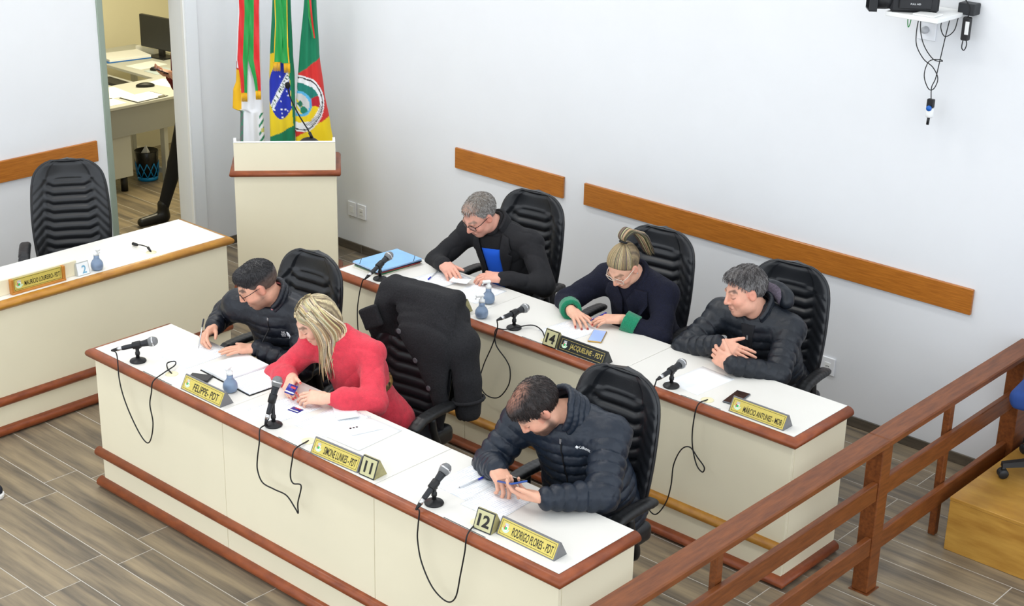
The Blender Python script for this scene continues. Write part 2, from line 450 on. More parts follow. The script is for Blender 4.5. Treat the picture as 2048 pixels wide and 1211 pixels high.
# wood strips on the walls
def strip(name, x0, x1, y0, y1):
    structure(MB().box(x0, x1, y0, y1, 0.866, 1.009, bev=0.003).build(name, M_STRIP))
strip('trim_1', 1.798, 2.764, -0.021, -0.001)
strip('trim_2', 2.938, 5.599, -0.021, -0.001)
strip('trim_3', 0.001, 0.021, -5.2, -1.658)
# ================================================================== BENCHES
H = 0.78
def half_round(r, z, zz=None, n=10):
    zz = zz or r
    return [(-0.004, z-zz)]+[(r*math.cos(a), z+zz*math.sin(a)) for a in [(-math.pi/2+math.pi*i/n) for i in range(n+1)]]+[(-0.004, z+zz)]
def bench(label, loc, rz, length, depth, n, m_top, m_mid, m_low, wrap_left=True, wrap_low_right=False, mid_over=0.03, holes=()):
    """desk row: local x along the row from 0, front face at y=0 looking to -y, back edge at y=depth"""
    t = thing('bench_desk', label, 'desk', loc, rz)
    u = length/n; th = 0.03
    for i in range(n):
        g = 0.0013
        MB().box(i*u+g, (i+1)*u-g, 0.001, depth, H-th, H, bev=0.001).build('top_panel', M_TOP, t)
        MB().box(i*u+g, (i+1)*u-g, 0.0, 0.02, 0.0, H-th-0.001, bev=0.001).build('front_panel', M_PANEL, t)
    MB().box(0.0, 0.02, 0.021, depth, 0.0, H-th-0.001).build('end_panel', M_PANEL, t)
    MB().box(length-0.02, length, 0.021, depth, 0.0, H-th-0.001).build('end_panel', M_PANEL, t)
    for i in range(1, n): MB().box(i*u-0.009, i*u+0.009, 0.021, depth-0.02, 0.0, H-th-0.001).build('divider', M_PANEL, t)
    path = [(0.0, depth), (0.0, 0.0), (length, 0.0), (length, depth)]
    if not wrap_left: path = path[1:]
    MB().sweep(half_round(0.034, H-0.026, 0.026), path, 1).build('edge_moulding', m_top, t)
    MB().sweep(half_round(0.030, 0.200, 0.026), [(-mid_over, 0.0), (length-0.002, 0.0)], 1).build('middle_moulding', m_mid, t)
    low = [(-mid_over*0.9, 0.0), (length, 0.0)]+([(length, depth)] if wrap_low_right else [])
    MB().sweep(half_round(0.034, 0.029, 0.028), low, 1).build('base_moulding', m_low, t)
    for (hx, hy) in holes:
        MB().lathe([(0.0, H+0.0002), (0.031, H+0.0002), (0.031, H+0.0016), (0.028, H+0.0022), (0.0, H+0.0022)], 24, trn(hx, hy, 0)).build('grommet', mat('grommet_cream', (236, 228, 190), 0.5), t)
        MB().box(hx-0.125, hx+0.105, 0.006, 0.0095, H+0.0002, H+0.001).build('slot', M_BLACKP, t)
    return t
FX0, FX1, FY0, FY1 = 2.5675, 5.636, -3.4008, -2.934
BX0, BX1, BY0, BY1 = 2.559, 5.636, -1.770, -1.300
LX0, LX1, LY1 = 1.192, 1.666, -1.867
bench('long cream desk row in the foreground with red-brown edge moulding', (FX0, FY0, 0), 0, FX1-FX0, FY1-FY0, 3, M_REDW, M_REDW, M_REDW,
      holes=[(0.53, 0.085), (1.545, 0.075), (2.575, 0.075)])
bench('long cream desk row behind the front row, before the right wall', (BX0, BY0, 0), 0, BX1-BX0, BY1-BY0, 3, M_REDW, M_OAKW, M_REDW, wrap_low_right=True,
      holes=[(0.506, 0.05), (1.545, 0.06), (2.563, 0.05)])
bench('cream desk along the left wall with golden oak edge moulding', (LX1, LY1-3.3, 0), math.pi/2, 3.3, LX1-LX0, 2, M_OAKW, M_REDW, M_REDW)

# ================================================================== OFFICE CHAIRS
M_LEATHER = mat('black_leather', (28, 30, 34), 0.33, var=0.12, vscale=9, bump=0.10, bscale=320, spec=0.55)
M_CHAIRP = mat('chair_black_plastic', (30, 31, 33), 0.42, bump=0.05, bscale=300)
def back_w(v):
    w = 0.212+0.022*math.sin(math.pi*min(1, v/0.8)*0.9)
    if v > 0.72: w *= max(0.0, 1-((v-0.72)/0.28)**2.6)**0.42
    if v < 0.10: w *= 0.90+0.10*math.sqrt(max(0, 1-((0.10-v)/0.10)**2))
    return w
def back_mesh():
    HB, TH = 0.66, 0.036
    def mid(v): return 0.205+0.10*v+0.035*(v-0.3)**2
    def sp(s, v, front):
        w = back_w(v); x = s*w; z = 0.485+HB*v
        e = max(0.0, 1-abs(s)**5)**0.5; ev = min(1.0, (1-v)/0.05 if v > 0.95 else 1.0, v/0.04 if v < 0.04 else 1.0); ev = math.sqrt(max(0, ev))
        wrap = -0.050*(abs(s)**2.4)*(1-0.3*v)
        y = mid(v)+wrap
        if front:
            puff = 0.030*e*ev
            # inner ribbed panel
            top = 0.84-0.05*abs(s)**2; ins = 0.76-0.16*v
            a = abs(s)
            if a < ins and 0.03 < v < top:
                k = v*HB - 0.036*max(0.0, (a-0.66*ins))/0.30
                rib = abs(math.sin(math.pi*(k)/0.054))
                edge = min(1.0, (ins-a)/0.07, (top-v)/0.04)
                puff += edge*(0.018*rib**0.6-0.018)
            else:
                dd = min(abs(a-ins) if v < top else 9, abs(v-top) if a < ins else 9)
                puff += 0.010*(1-math.exp(-(dd/0.10)**2)) - 0.006
                if a > ins and v < top:  # gathers of the rim
                    puff += 0.004*abs(math.sin(math.pi*(v*HB+0.25*(a-ins))/0.058))
            return (x, y-puff, z)
        return (x, y+0.026*e*ev, z)
    b = MB(); nu, nv = 56, 84
    cs = lambda u: math.sin((u-0.5)*math.pi)*0.5+0.5*(u-0.5)*2   # denser towards the rim
    b.grid(lambda u, v: sp(max(-1, min(1, cs(u))), v, True), nu, nv)
    b.grid(lambda u, v: sp(max(-1, min(1, cs(u))), v, False), 28, 42, flip=True)
    # piping round the edge
    edge = [(-back_w(v/60)*1.0, v/60) for v in range(1, 60)]+[(back_w(v/60), v/60) for v in range(59, 0, -1)]
    b.tube([(x, mid(v)-0.050*(1-0.3*v)+0.004, 0.485+HB*v) for x, v in edge], 0.009, 6, closed=True)
    return b
def make_chair(name, label, group, leather, loc, rz):
    t = thing(name, label, 'chair', loc, rz, group)
    bk = back_mesh(); me = bk.mesh('backrest'); me.materials.append(leather); obj('backrest', me, leather, t)
    f = Field((-0.32, -0.32, 0.36), (0.32, 0.30, 0.54), 0.011)
    f.u(rbox((0, 0.0, 0.455), (0.215, 0.205, 0.018), 0.030)); f.u(rc((-0.2, -0.215, 0.462), (0.2, -0.215, 0.462), 0.034, 0.034), 0.03)
    V, F = f.nets(); obj('seat', mesh_arrays('seat', V, F, True), leather, t)
    b = MB(); b.box(-0.16, 0.16, -0.14, 0.14, 0.385, 0.412, bev=0.01); b.tube([(0, 0.12, 0.40), (0, 0.235, 0.41), (0, 0.275, 0.46), (0, 0.275, 0.66)], [0.03, 0.03, 0.03, 0.025], 8); b.build('under_frame', M_CHAIRP, t)
    for s in (-1, 1):
        arm = MB().tube(smooth_path([(s*0.17, 0.06, 0.40), (s*0.262, 0.06, 0.405), (s*0.285, 0.045, 0.46), (s*0.288, 0.0, 0.56), (s*0.285, -0.01, 0.635)], 5), 0.019, 8).build('arm_support', M_CHAIRP, t)
        pts = [(s*0.284, 0.15-0.30*k/10, 0.645+0.010*math.sin(math.pi*k/10)-0.02*max(0, k-8)/2) for k in range(11)]
        fa = Field((s*0.284-0.06, -0.21, 0.60), (s*0.284+0.06, 0.21, 0.69), 0.008)
        for p, q in zip(pts[:-1], pts[1:]): fa.u(rc(p, q, 0.019, 0.019)); fa.u(rc((p[0]-0.018, p[1], p[2]+0.004), (q[0]-0.018, q[1], q[2]+0.004), 0.016, 0.016), 0.012); fa.u(rc((p[0]+0.016, p[1], p[2]+0.004), (q[0]+0.016, q[1], q[2]+0.004), 0.016, 0.016), 0.012)
        V, F = fa.nets(); obj('arm_pad', mesh_arrays('arm_pad', V, F, True), M_CHAIRP, t)
    MB().lathe([(0.045, 0.075), (0.045, 0.13), (0.028, 0.14), (0.028, 0.24), (0.02, 0.245), (0.02, 0.385)], 16).build('gas_column', M_CHAIRP, t)
    leg = MB(); leg.add([(0.02, -0.028, 0.085), (0.02, 0.028, 0.085), (0.02, 0.022, 0.125), (0.02, -0.022, 0.125), (0.30, -0.018, 0.062), (0.30, 0.018, 0.062), (0.30, 0.014, 0.086), (0.30, -0.014, 0.086)],
            [(0, 1, 2, 3), (7, 6, 5, 4), (0, 4, 5, 1), (1, 5, 6, 2), (2, 6, 7, 3), (3, 7, 4, 0)])
    lm = leg.mesh('leg'); fixn(lm); lm.materials.append(M_CHAIRP)
    cm = MB(); 
    for sy in (-0.014, 0.014): cm.lathe([(0.0, -0.009), (0.022, -0.009), (0.026, -0.004), (0.026, 0.004), (0.022, 0.009), (0.0, 0.009)], 14, trn(0.29, sy, 0.027) @ rot('X', math.pi/2))
    cm.tube([(0.29, 0, 0.03), (0.29, 0, 0.068)], 0.012, 8)
    cme = cm.mesh('caster'); cme.materials.append(M_CHAIRP)
    for k in range(5):
        o = bpy.data.objects.new('leg', lm); link(o, t); o.rotation_euler = (0, 0, k*2*math.pi/5+0.3)
        c = bpy.data.objects.new('caster', cme); link(c, o)
    return t
CH = make_chair('office_chair', 'black ribbed leather office chair standing empty behind the left wall desk', 'black leather office chairs', M_LEATHER, (0.90, -2.45, 0), math.radians(57))
def chair(label, loc, rz):
    c = copy_tree(CH); c.location = loc; c.rotation_euler = (0, 0, math.radians(rz)); c['label'] = label; return c
chair('black leather office chair behind the man writing in the black puffer jacket', (3.05, -2.62, 0), 6)
chair('black leather office chair with a dark wool coat hung over its back', (3.845, -2.60, 0), 8)
chair('black leather office chair behind the balding man with the phone', (5.12, -2.66, 0), 2)
chair('black leather office chair behind the grey-haired man in the dark blazer', (3.16, -0.98, 0), 8)
chair('black leather office chair behind the woman with the ponytail', (4.10, -0.98, 0), 8)
chair('black leather office chair behind the smiling man with crossed forearms', (4.93, -0.94, 0), 8)

# ================================================================== LECTERN
def make_lectern():
    t = thing('lectern', 'tall cream lectern with red-brown moulding in front of the flags', 'lectern', (1.387, -1.163, 0), 0.84)
    w, d = 0.326, 0.43
    MB().box(-w, w, 0.0, 0.018, 0, 0.955).build('front_panel', M_PANEL, t)
    for s in (-1, 1): MB().box(min(s*w, s*(w-0.018)), max(s*w, s*(w-0.018)), 0.0185, d, 0, 0.955).build('side_panel', M_PANEL, t)
    MB().box(-w, w, 0.0, d, 0.956, 0.985).build('shelf_panel', M_PANEL, t)
    MB().sweep(half_round(0.030, 0.972, 0.020), [(-w, d), (-w, 0), (w, 0), (w, d)], 1).build('edge_moulding', M_REDW, t)
    MB().box(-w+0.003, w-0.003, 0.004, 0.022, 0.986, 1.176).build('upper_front_panel', M_PANEL, t)
    MB().box(-w+0.003, w-0.003, 0.002, 0.024, 1.1765, 1.182, bev=0.002).build('top_edge', M_WHITEP, t)
    for s in (-1, 1):
        a, b = sorted((s*(w-0.003), s*(w-0.020)))
        MB().prism([(0.0245, 0.986), (0.30, 0.986), (0.30, 1.03), (0.040, 1.200), (0.0245, 1.200)], a, b, Matrix(((0, 0, 1, 0), (1, 0, 0, 0), (0, 1, 0, 0), (0, 0, 0, 1)))).build('upper_side_panel', M_WHITEP, t)
    R_ = Matrix(((0, 0, 1, 0), (1, 0, 0, 0), (0, 1, 0, 0), (0, 0, 0, 1)))
    MB().prism([(0.026, 1.150), (0.31, 1.010), (0.31, 1.025), (0.026, 1.166)], -w+0.021, w-0.021, R_).build('reading_board', M_TOP, t)
    MB().sweep(half_round(0.030, 0.20, 0.024), [(-w, d), (-w, 0), (w, 0), (w, d)], 1).build('middle_moulding', M_REDW, t)
    MB().sweep(half_round(0.032, 0.028, 0.027), [(-w, d), (-w, 0), (w, 0), (w, d)], 1).build('base_moulding', M_REDW, t)
make_lectern()

# ================================================================== RAILING AND PLATFORM
def make_railing():
    t = thing('wooden_railing', 'brown wooden railing with wide handrail crossing the lower right corner', 'railing', (5.945, -1.5, 0))
    x0 = 5.945
    def B(nm, xa, xb, ya, yb, za, zb, bev=0.004): MB().box(xa, xb, ya, yb, za, zb, bev=bev).build(nm, M_RAIL, t, off=(x0, -1.5, 0))
    B('handrail', 5.888, 6.004, -1.5595, -0.002, 0.785, 0.820, 0.006); B('handrail', 5.888, 6.004, -4.6, -1.5605, 0.785, 0.820, 0.006)
    B('post', 5.884, 5.966, -1.545, -1.455, 0.004, 0.784); B('post', 5.884, 5.966, -4.30, -4.21, 0.004, 0.784)
    B('post', 5.90, 5.99, -0.16, -0.002, 0.004, 0.784)
    B('post_foot', 5.874, 5.976, -1.555, -1.445, 0.0, 0.004, 0.001)
    for (ya, yb, xa) in ((-1.453, -0.163, 5.930), (-4.21, -1.547, 5.930)):
        B('rail_board', xa, xa+0.030, ya, yb, 0.490, 0.585); B('rail_board', xa, xa+0.030, ya, yb, 0.205, 0.300)
    for y in (-0.80, -2.75):
        B('baluster', 5.892, 5.928, y-0.022, y+0.022, 0.001, 0.784)
make_railing()
M_PLY = mat('varnished_plywood', (196, 150, 68), 0.42, rgb2=(166, 118, 46), vscale=3.0, stretch=(1, 3, 6), bump=0.03, bscale=40, coat=0.15)
def make_platform():
    t = thing('wooden_platform', 'low varnished plywood platform beside the railing under the blue chair', 'platform', (6.6, -0.46, 0))
    o = (6.6, -0.46, 0)
    MB().box(6.022, 7.2, -0.905, -0.014, 0.272, 0.290, bev=0.002).build('top_board', M_PLY, t, off=o)
    MB().box(6.024, 7.2, -0.903, -0.885, 0.001, 0.2715, bev=0.002).build('front_board', M_PLY, t, off=o)
    MB().box(6.024, 6.042, -0.884, -0.014, 0.001, 0.2715, bev=0.002).build('side_board', M_PLY, t, off=o)
make_platform()
M_BLUEF = mat('blue_chair_fabric', (34, 66, 130), 0.8, bump=0.2, bscale=400)
bc = copy_tree(CH); bc['label'] = 'blue fabric office chair on the plywood platform at the right edge'; bc.location = (6.33, -0.345, 0.29); bc.rotation_euler = (0, 0, math.radians(-83)); bc.pop('group', None)
for ch in bc.children:
    if ch.name.startswith(('backrest', 'seat')):
        ch.data = ch.data.copy(); ch.data.materials.clear(); ch.data.materials.append(M_BLUEF)
# ================================================================== PEOPLE
TABLE = 0.78
def nrm(v): v = np.array(v, float); return v/np.linalg.norm(v)
def lerp(a, b, t): return np.array(a, float)*(1-t)+np.array(b, float)*t
def ik(s, w, l1, l2, pole):
    s, w, pole = np.array(s, float), np.array(w, float), np.array(pole, float); d = w-s; L = np.linalg.norm(d)
    if L > (l1+l2)*0.985: k = L/((l1+l2)*0.985); l1 *= k; l2 *= k
    a = (l1*l1-l2*l2+L*L)/(2*L); h = math.sqrt(max(1e-6, l1*l1-a*a)); e = d/L; p = pole-e*(pole@e)
    return s+e*a+nrm(p)*h
def head_frame(yaw, pitch, roll=0.0):
    """columns right, forward, up; yaw>0 turns to the person's right, pitch>0 looks down; yaw 0 = facing -y"""
    a = math.radians(yaw); p = math.radians(pitch); r = math.radians(roll)
    right = np.array([-math.cos(a), math.sin(a), 0]); f0 = np.array([-math.sin(a), -math.cos(a), 0]); up = np.array([0, 0, 1.0])
    f = f0*math.cos(p)-up*math.sin(p); u = f0*math.sin(p)+up*math.cos(p)
    right2 = right*math.cos(r)+u*math.sin(r); u2 = -right*math.sin(r)+u*math.cos(r)
    return np.stack([right2, f, u2], 1)
def head_prims(f, C, R, sc=1.0, female=False, nose=1.0, jaw=1.0):
    hp = lambda x, y, z: C+R@(np.array([x, y, z])*sc)
    E = lambda c, r, k: f.u(el(hp(*c), np.array(r)*sc, R), k*sc)
    E((0, -0.016, 0.030), (0.076, 0.098, 0.088), 0)
    E((0, 0.028, -0.035), (0.063*jaw, 0.064, 0.083), 0.03)
    E((0, 0.060, -0.092), (0.030*jaw, 0.028, 0.024), 0.025)
    for s in (-1, 1):
        E((s*0.044*jaw, 0.010, -0.066), (0.022, 0.034, 0.026), 0.03)
        E((s*0.040, 0.064, -0.026), (0.021, 0.022, 0.020), 0.02)
    f.u(rc(hp(-0.036, 0.080, 0.024), hp(0.036, 0.080, 0.024), 0.012*sc, 0.012*sc), 0.016*sc)
    for s in (-1, 1): f.cut(el(hp(s*0.032, 0.104, 0.003), np.array((0.019, 0.017, 0.011))*sc, R), 0.012*sc)
    for s in (-1, 1): E((s*0.032, 0.0775, 0.002), (0.0145, 0.0135, 0.0115), 0.004)
    f.u(rc(hp(0, 0.092, 0.014), hp(0, 0.110*1.0+0.004*(nose-1), -0.026), 0.0075*sc, 0.0105*nose*sc), 0.012*sc)
    for s in (-1, 1): E((s*0.011*nose, 0.098, -0.031), (0.008, 0.010, 0.007), 0.008)
    f.u(rc(hp(-0.018, 0.089, -0.058), hp(0.018, 0.089, -0.058), 0.0058*sc, 0.0058*sc), 0.008*sc)
    f.u(rc(hp(-0.015, 0.088, -0.070), hp(0.015, 0.088, -0.070), 0.0068*sc, 0.0068*sc), 0.007*sc)
    f.cut(rc(hp(-0.020, 0.098, -0.0640), hp(0.020, 0.098, -0.0640), 0.0022, 0.0022), 0.004)
    for s in (-1, 1):
        f.u(el(hp(s*0.0775, -0.006, -0.004), np.array((0.009, 0.020, 0.031))*sc, R), 0.008)
        f.cut(el(hp(s*0.088, 0.000, -0.002), np.array((0.007, 0.011, 0.019))*sc, R), 0.005)
    return hp
def hand(f, W, d, n, side, curl, spread=0.10, sc=1.0, thumb=(0.55, 0.75, 0.15, 0.35), marks=None):
    """side 'L'/'R'; n = the way the palm faces; curl = one or four bends (radians per joint)"""
    W = np.array(W, float); d = nrm(d); n = np.array(n, float); n = nrm(n-d*(n@d))
    s = np.cross(n, d) if side == 'L' else np.cross(d, n)
    M = np.stack([d, s, n], 1); P = lambda a, b, c: W+sc*(d*a+s*b+n*c)
    f.u(rbox(P(0.052, 0.001, 0), np.array((0.034, 0.029, 0.005))*sc, 0.011*sc, M), 0.012)
    f.u(el(P(0.034, 0.020, 0.008), np.array((0.030, 0.017, 0.014))*sc, M), 0.012)
    f.u(rc(P(-0.01, 0, 0), P(0.03, 0, 0), 0.025*sc, 0.021*sc), 0.02)
    curl = curl if hasattr(curl, '__len__') else [curl]*4
    base = [(0.090, 0.030), (0.096, 0.010), (0.092, -0.011), (0.083, -0.030)]
    lens = [(0.043, 0.026, 0.021), (0.047, 0.029, 0.022), (0.044, 0.027, 0.021), (0.034, 0.021, 0.019)]
    rr = [0.0098, 0.0090, 0.0082, 0.0070]
    for i in range(4):
        p = P(base[i][0]-0.012, base[i][1], 0); a = 0.0
        sd = spread*(1.5-i)/1.5
        dd = nrm(d+s*sd)
        q = p+dd*0.014*sc; f.u(rc(p, q, 0.0105*sc, rr[0]*sc), 0.006); p = q
        for j in range(3):
            a += curl[i]*(0.8 if j == 0 else 1.0 if j == 1 else 0.6); v = dd*math.cos(a)+n*math.sin(a)
            q = p+v*lens[i][j]*sc; k = 0.92 if i == 3 else 1.0
            f.u(rc(p, q, rr[j]*sc*k, rr[j+1]*sc*k), 0.003); p = q
        nd = -dd*math.sin(-a)*-1*0+(-n*math.cos(a)+dd*math.sin(a))
        if marks is not None: marks.append(p-v*0.006*sc+nd*0.0055*sc)
    td = nrm(d*thumb[0]+s*thumb[1]+n*thumb[2]); p = P(0.022, 0.026, 0.004)
    for j, (L_, ra, rb) in enumerate(((0.040, 0.0140, 0.0112), (0.031, 0.0108, 0.0098), (0.025, 0.0098, 0.0078))):
        q = p+td*L_*sc; f.u(rc(p, q, ra*sc, rb*sc), 0.008 if j == 0 else 0.003); p = q; td = nrm(td+d*thumb[3]*0.6)
    if marks is not None: marks.append(p+(s*0.004-n*0.004)*sc)
def bounds(pts, m): P = np.array(pts); return P.min(0)-m, P.max(0)+m
def nsin(X, Y, Z, f, s=0.0):
    return (np.sin(f*X+1.7*np.sin(f*0.61*Y+s)+s)*np.cos(f*0.83*Z+1.3*np.sin(f*0.5*X+2*s))+np.sin(f*0.9*Y+1.1*np.sin(f*0.7*Z+s*3)))*0.5
def folds(X, Y, Z, amp, f, s=0.0):
    """soft crease lines in cloth"""
    return amp*((np.abs(nsin(X, Y, Z, f, s)))**0.45-0.72)*-1.0*0.6
class Person:
    def __init__(s, name, label, J, R, female=False, bulk=1.0, skin=(226, 172, 146), root=None):
        s.J = {k: np.array(v, float) for k, v in J.items()}; s.R = R; s.female = female; s.bulk = bulk; s.skin = skin
        s.loc = np.array(root if root is not None else (J['P'][0], J['P'][1], 0.0), float)
        s.t = thing('person', label, 'person', tuple(s.loc)); s.parts = {}
        J = s.J; s.A = nrm(J['N']-J['P']); rv = nrm(J['SR']-J['SL']); s.Rv = nrm(rv-s.A*(rv@s.A)); s.F = np.cross(s.A, s.Rv)  # right, front
        s.F = nrm(s.F); s.M = np.stack([s.Rv, s.F, s.A], 1)
        s.J['N'] = J['N'] = J['N']+np.array((0, -0.012, 0.022)); J['SL'] = J['SL']+np.array((0, 0, 0.010)); J['SR'] = J['SR']+np.array((0, 0, 0.010))
        l1, l2 = (0.275, 0.245) if not female else (0.255, 0.225); kl, kr = J.pop('kL', 1.0), J.pop('kR', 1.0)
        J['EL'] = ik(J['SL'], J['WL'], l1*kl, l2*kl, J.pop('poleL', np.array((0.9, 0.2, -0.6)))); J['ER'] = ik(J['SR'], J['WR'], l1*kr, l2*kr, J.pop('poleR', np.array((-0.9, 0.2, -0.6))))
    def emit(s, name, f, material, smooth=True, col=None, parent=None):
        V, F = f.nets(); c = col(V) if col else None
        o = obj(name, mesh_arrays(name, V-s.loc, F, smooth, c), material, parent or s.t); s.parts[name] = (o, V, F); return o
    def bvh(s, name):
        o, V, F = s.parts[name]; return BVHTree.FromPolygons([tuple(v) for v in V], [tuple(q) for q in F.tolist()])
    def torso(s, f, g=0.0, quilt=None, k=0.05, wide=1.0, belly=1.0):
        J, M, b = s.J, s.M, s.bulk; wf = 0.90 if s.female else 1.0
        C1 = lerp(J['P'], J['N'], 0.66); C0 = lerp(J['P'], J['N'], 0.30)+s.F*0.015
        q = (lambda ph: (s.A, quilt[0], quilt[1], ph)) if quilt else (lambda ph: None)
        off = lambda c: float((c-J['P'])@s.A)
        f.u(el(C1, np.array((0.168*wf*wide, 0.112*b, 0.19))+g, M, q(off(C1))))
        f.u(el(C0, np.array((0.160*wf*b*wide, 0.128*b*belly, 0.20))+g, M, q(off(C0))), k)
        f.u(el(J['P'], np.array((0.175*b, 0.135*b, 0.12))+g, M, q(0)), k)
        f.u(rc(J['SL']-s.A*0.0, J['SR'], 0.060*wf+g, 0.060*wf+g), k)
        for q_ in ('SL', 'SR'): f.u(rc(J['N']-s.A*0.02, J[q_]+s.A*0.012, 0.050+g*0.6, 0.040+g*0.6), 0.04)
    def sleeves(s, f, r=(0.062, 0.056, 0.050, 0.040), quilt=None, k=0.03, back=0.02, sides='LR'):
        for c in sides:
            S, E_, W = s.J['S'+c], s.J['E'+c], s.J['W'+c]; L1 = np.linalg.norm(E_-S); W2 = W-nrm(W-E_)*back
            f.u(rc(S, E_, r[0], r[1], quilt), k); f.u(rc(E_, W2, r[2], r[3], quilt, L1), 0.012 if quilt else k)
    def body(s, hands, sc=1.0, nose=1.0, jaw=1.0, h=0.0040, paint=None, nails=None, hsc=0.95):
        J = s.J; lo, hi = bounds([J['HC']+0.15, J['HC']-0.15, J['SL'], J['SR'], J['EL'], J['ER'], J['WL']-0.19, J['WL']+0.19, J['WR']+0.19, J['WR']-0.19], 0.07)
        lo[2] = max(lo[2], TABLE-0.06)
        f = Field(lo, hi, h)
        hp = head_prims(f, J['HC'], s.R, sc, s.female, nose, jaw)
        nb = J['N']; hb = hp(0, -0.022, -0.060)
        f.u(rc(hb, nb, 0.052 if not s.female else 0.044, 0.060 if not s.female else 0.052), 0.03)
        f.u(rc(nb, lerp(J['P'], J['N'], 0.8), 0.06, 0.085), 0.03); f.u(rc(J['SL'], J['SR'], 0.045, 0.045), 0.04)
        for c in 'LR':
            f.u(rc(J['S'+c], J['E'+c], 0.044, 0.036), 0.02); f.u(rc(J['E'+c], J['W'+c], 0.036, 0.026 if not s.female else 0.023), 0.02)
        marks = []
        for (c, d, n, cu, kw) in hands: hand(f, J['W'+c], d, n, c, cu, sc=hsc, marks=marks, **kw)
        base = np.array(srgb(*s.skin)[:3]); J0 = J['HC']; R = s.R
        def col(V):
            q = (V-J0)@R/sc; x, y, z = np.abs(q[:, 0]), q[:, 1], q[:, 2]; c = np.tile(base, (len(V), 1))
            near = np.linalg.norm(q, axis=1) < 0.17
            def mixc(w, rgb):
                nonlocal c
                w = np.clip(w, 0, 1)*near; c = c*(1-w[:, None])+np.array(srgb(*rgb)[:3])*w[:, None]
            g = lambda d, s_: np.exp(-(d/s_)**2)
            mixc(0.30*g(np.sqrt((x-0.045)**2+(z+0.022)**2), 0.022)*(y > 0.03), (222, 120, 100))
            mixc(0.35*g(np.sqrt(x**2+(z+0.025)**2), 0.016)*(y > 0.09), (220, 130, 108))
            mixc(0.40*(x > 0.07)*(np.abs(z) < 0.03), (224, 128, 108))
            mixc((0.75 if s.female else 0.42)*g(z+0.063, 0.0085)*g(x, 0.024)*(y > 0.075), (176, 84, 78))
            mixc(0.65*g(z+0.0635, 0.0022)*(x < 0.022)*(y > 0.07), (90, 38, 34))
            bz = 0.0285+0.010*np.clip((x-0.012)/0.03, 0, 1)-0.020*np.clip((x-0.038)/0.015, 0, 1)**2
            s.brow_mix = mixc(0.85*g(z-bz, 0.0052)*(x > 0.012)*(x < 0.052)*(y > 0.055), s.browc)
            lz = -0.0045+0.006*((x-0.032)/0.014)**2*0.5
            mixc(0.80*g(z-lz, 0.0026)*(np.abs(x-0.032) < 0.0155)*(y > 0.06), (52, 34, 28))
            mixc(0.22*g(np.sqrt((x-0.032)**2+(z-0.006)**2), 0.014)*(y > 0.06), (150, 92, 76))
            if paint: paint(mixc, q, x, y, z, g)
            if nails:
                for m in marks:
                    w = np.clip(1.6*np.exp(-(np.linalg.norm(V-m, axis=1)/0.0060)**2), 0, 1)[:, None]; c = c*(1-w)+np.array(srgb(*nails)[:3])*w
            return c
        m = mat('skin', (226, 172, 146), 0.46, attr='Col', var=0.05, vscale=45, bump=0.06, bscale=500, sss=0.12, spec=0.4)
        s.hp = hp; s.sc = sc
        return s.emit('body', f, m, col=col)
    browc = (52, 40, 34)
    def legs(s, rgb, knee=0.44, shoe=(30, 28, 28), spread=0.11, fz=0.0):
        J = s.J; P = J['P']; f = Field((P[0]-0.32, P[1]-0.62, 0.06), (P[0]+0.32, P[1]+0.2, 0.70), 0.012); fs = Field((P[0]-0.32, P[1]-0.75, -0.01), (P[0]+0.32, P[1]+0.2, 0.16), 0.009)
        f.u(el(P+np.array((0, 0, -0.02)), (0.165*s.bulk, 0.13, 0.10)))
        for sg in (-1, 1):
            K = np.array((P[0]+sg*spread, P[1]-knee, 0.50)); An = np.array((P[0]+sg*spread, P[1]-knee+0.02, 0.10)); Hp = P+np.array((sg*0.085, 0, -0.02))
            f.u(rc(Hp, K, 0.085*s.bulk, 0.062), 0.03); f.u(rc(K, An, 0.060, 0.044), 0.02)
            fs.u(rc(An+np.array((0, 0.02, -0.06)), An+np.array((0, -0.15, -0.066)), 0.040, 0.034), 0.0); fs.u(rc(An, An+np.array((0, 0.0, -0.05)), 0.044, 0.042), 0.02)
        fs.op(half((0, 0, 0.002), (0, 0, -1)), 0, 'i')
        s.emit('trousers', f, mat('trouser_cloth_%d_%d_%d' % rgb, rgb, 0.85, var=0.1, bump=0.1, bscale=300)); s.emit('shoes', fs, mat('shoe_leather_%d' % shoe[0], shoe, 0.5))
    def hair(s, prims, cuts, material, col=None, h=0.003, wig=None, name='hair', noise=(0.0016, 190)):
        C, R = s.J['HC'], s.R; f = Field(C-0.20, C+0.20, h)
        for p in prims:
            if p[0] == 'e': f.u(el(s.hp(*p[1]), np.array(p[2])*s.sc, R), p[3] if len(p) > 3 else 0.02)
            else: f.u(rc(s.hp(*p[1]), s.hp(*p[2]), p[3]*s.sc, p[4]*s.sc), p[5] if len(p) > 5 else 0.015)
        if noise:
            a, fr = noise
            f.disp(lambda X, Y, Z: a*nsin(X-C[0], Y-C[1], Z-C[2], fr, 0.4))
        for p in cuts:
            if p[0] == 'h': f.op(half(s.hp(*p[1]), -(R@np.array(p[2]))), 0, 's') if False else f.op(half(s.hp(*p[1]), R@np.array(p[2])), 0, 'i')
            elif p[0] == 'e': f.cut(el(s.hp(*p[1]), np.array(p[2])*s.sc, R), 0.004)
        return s.emit(name, f, material, col=(lambda V: col((V-C)@R/s.sc)) if col else None)
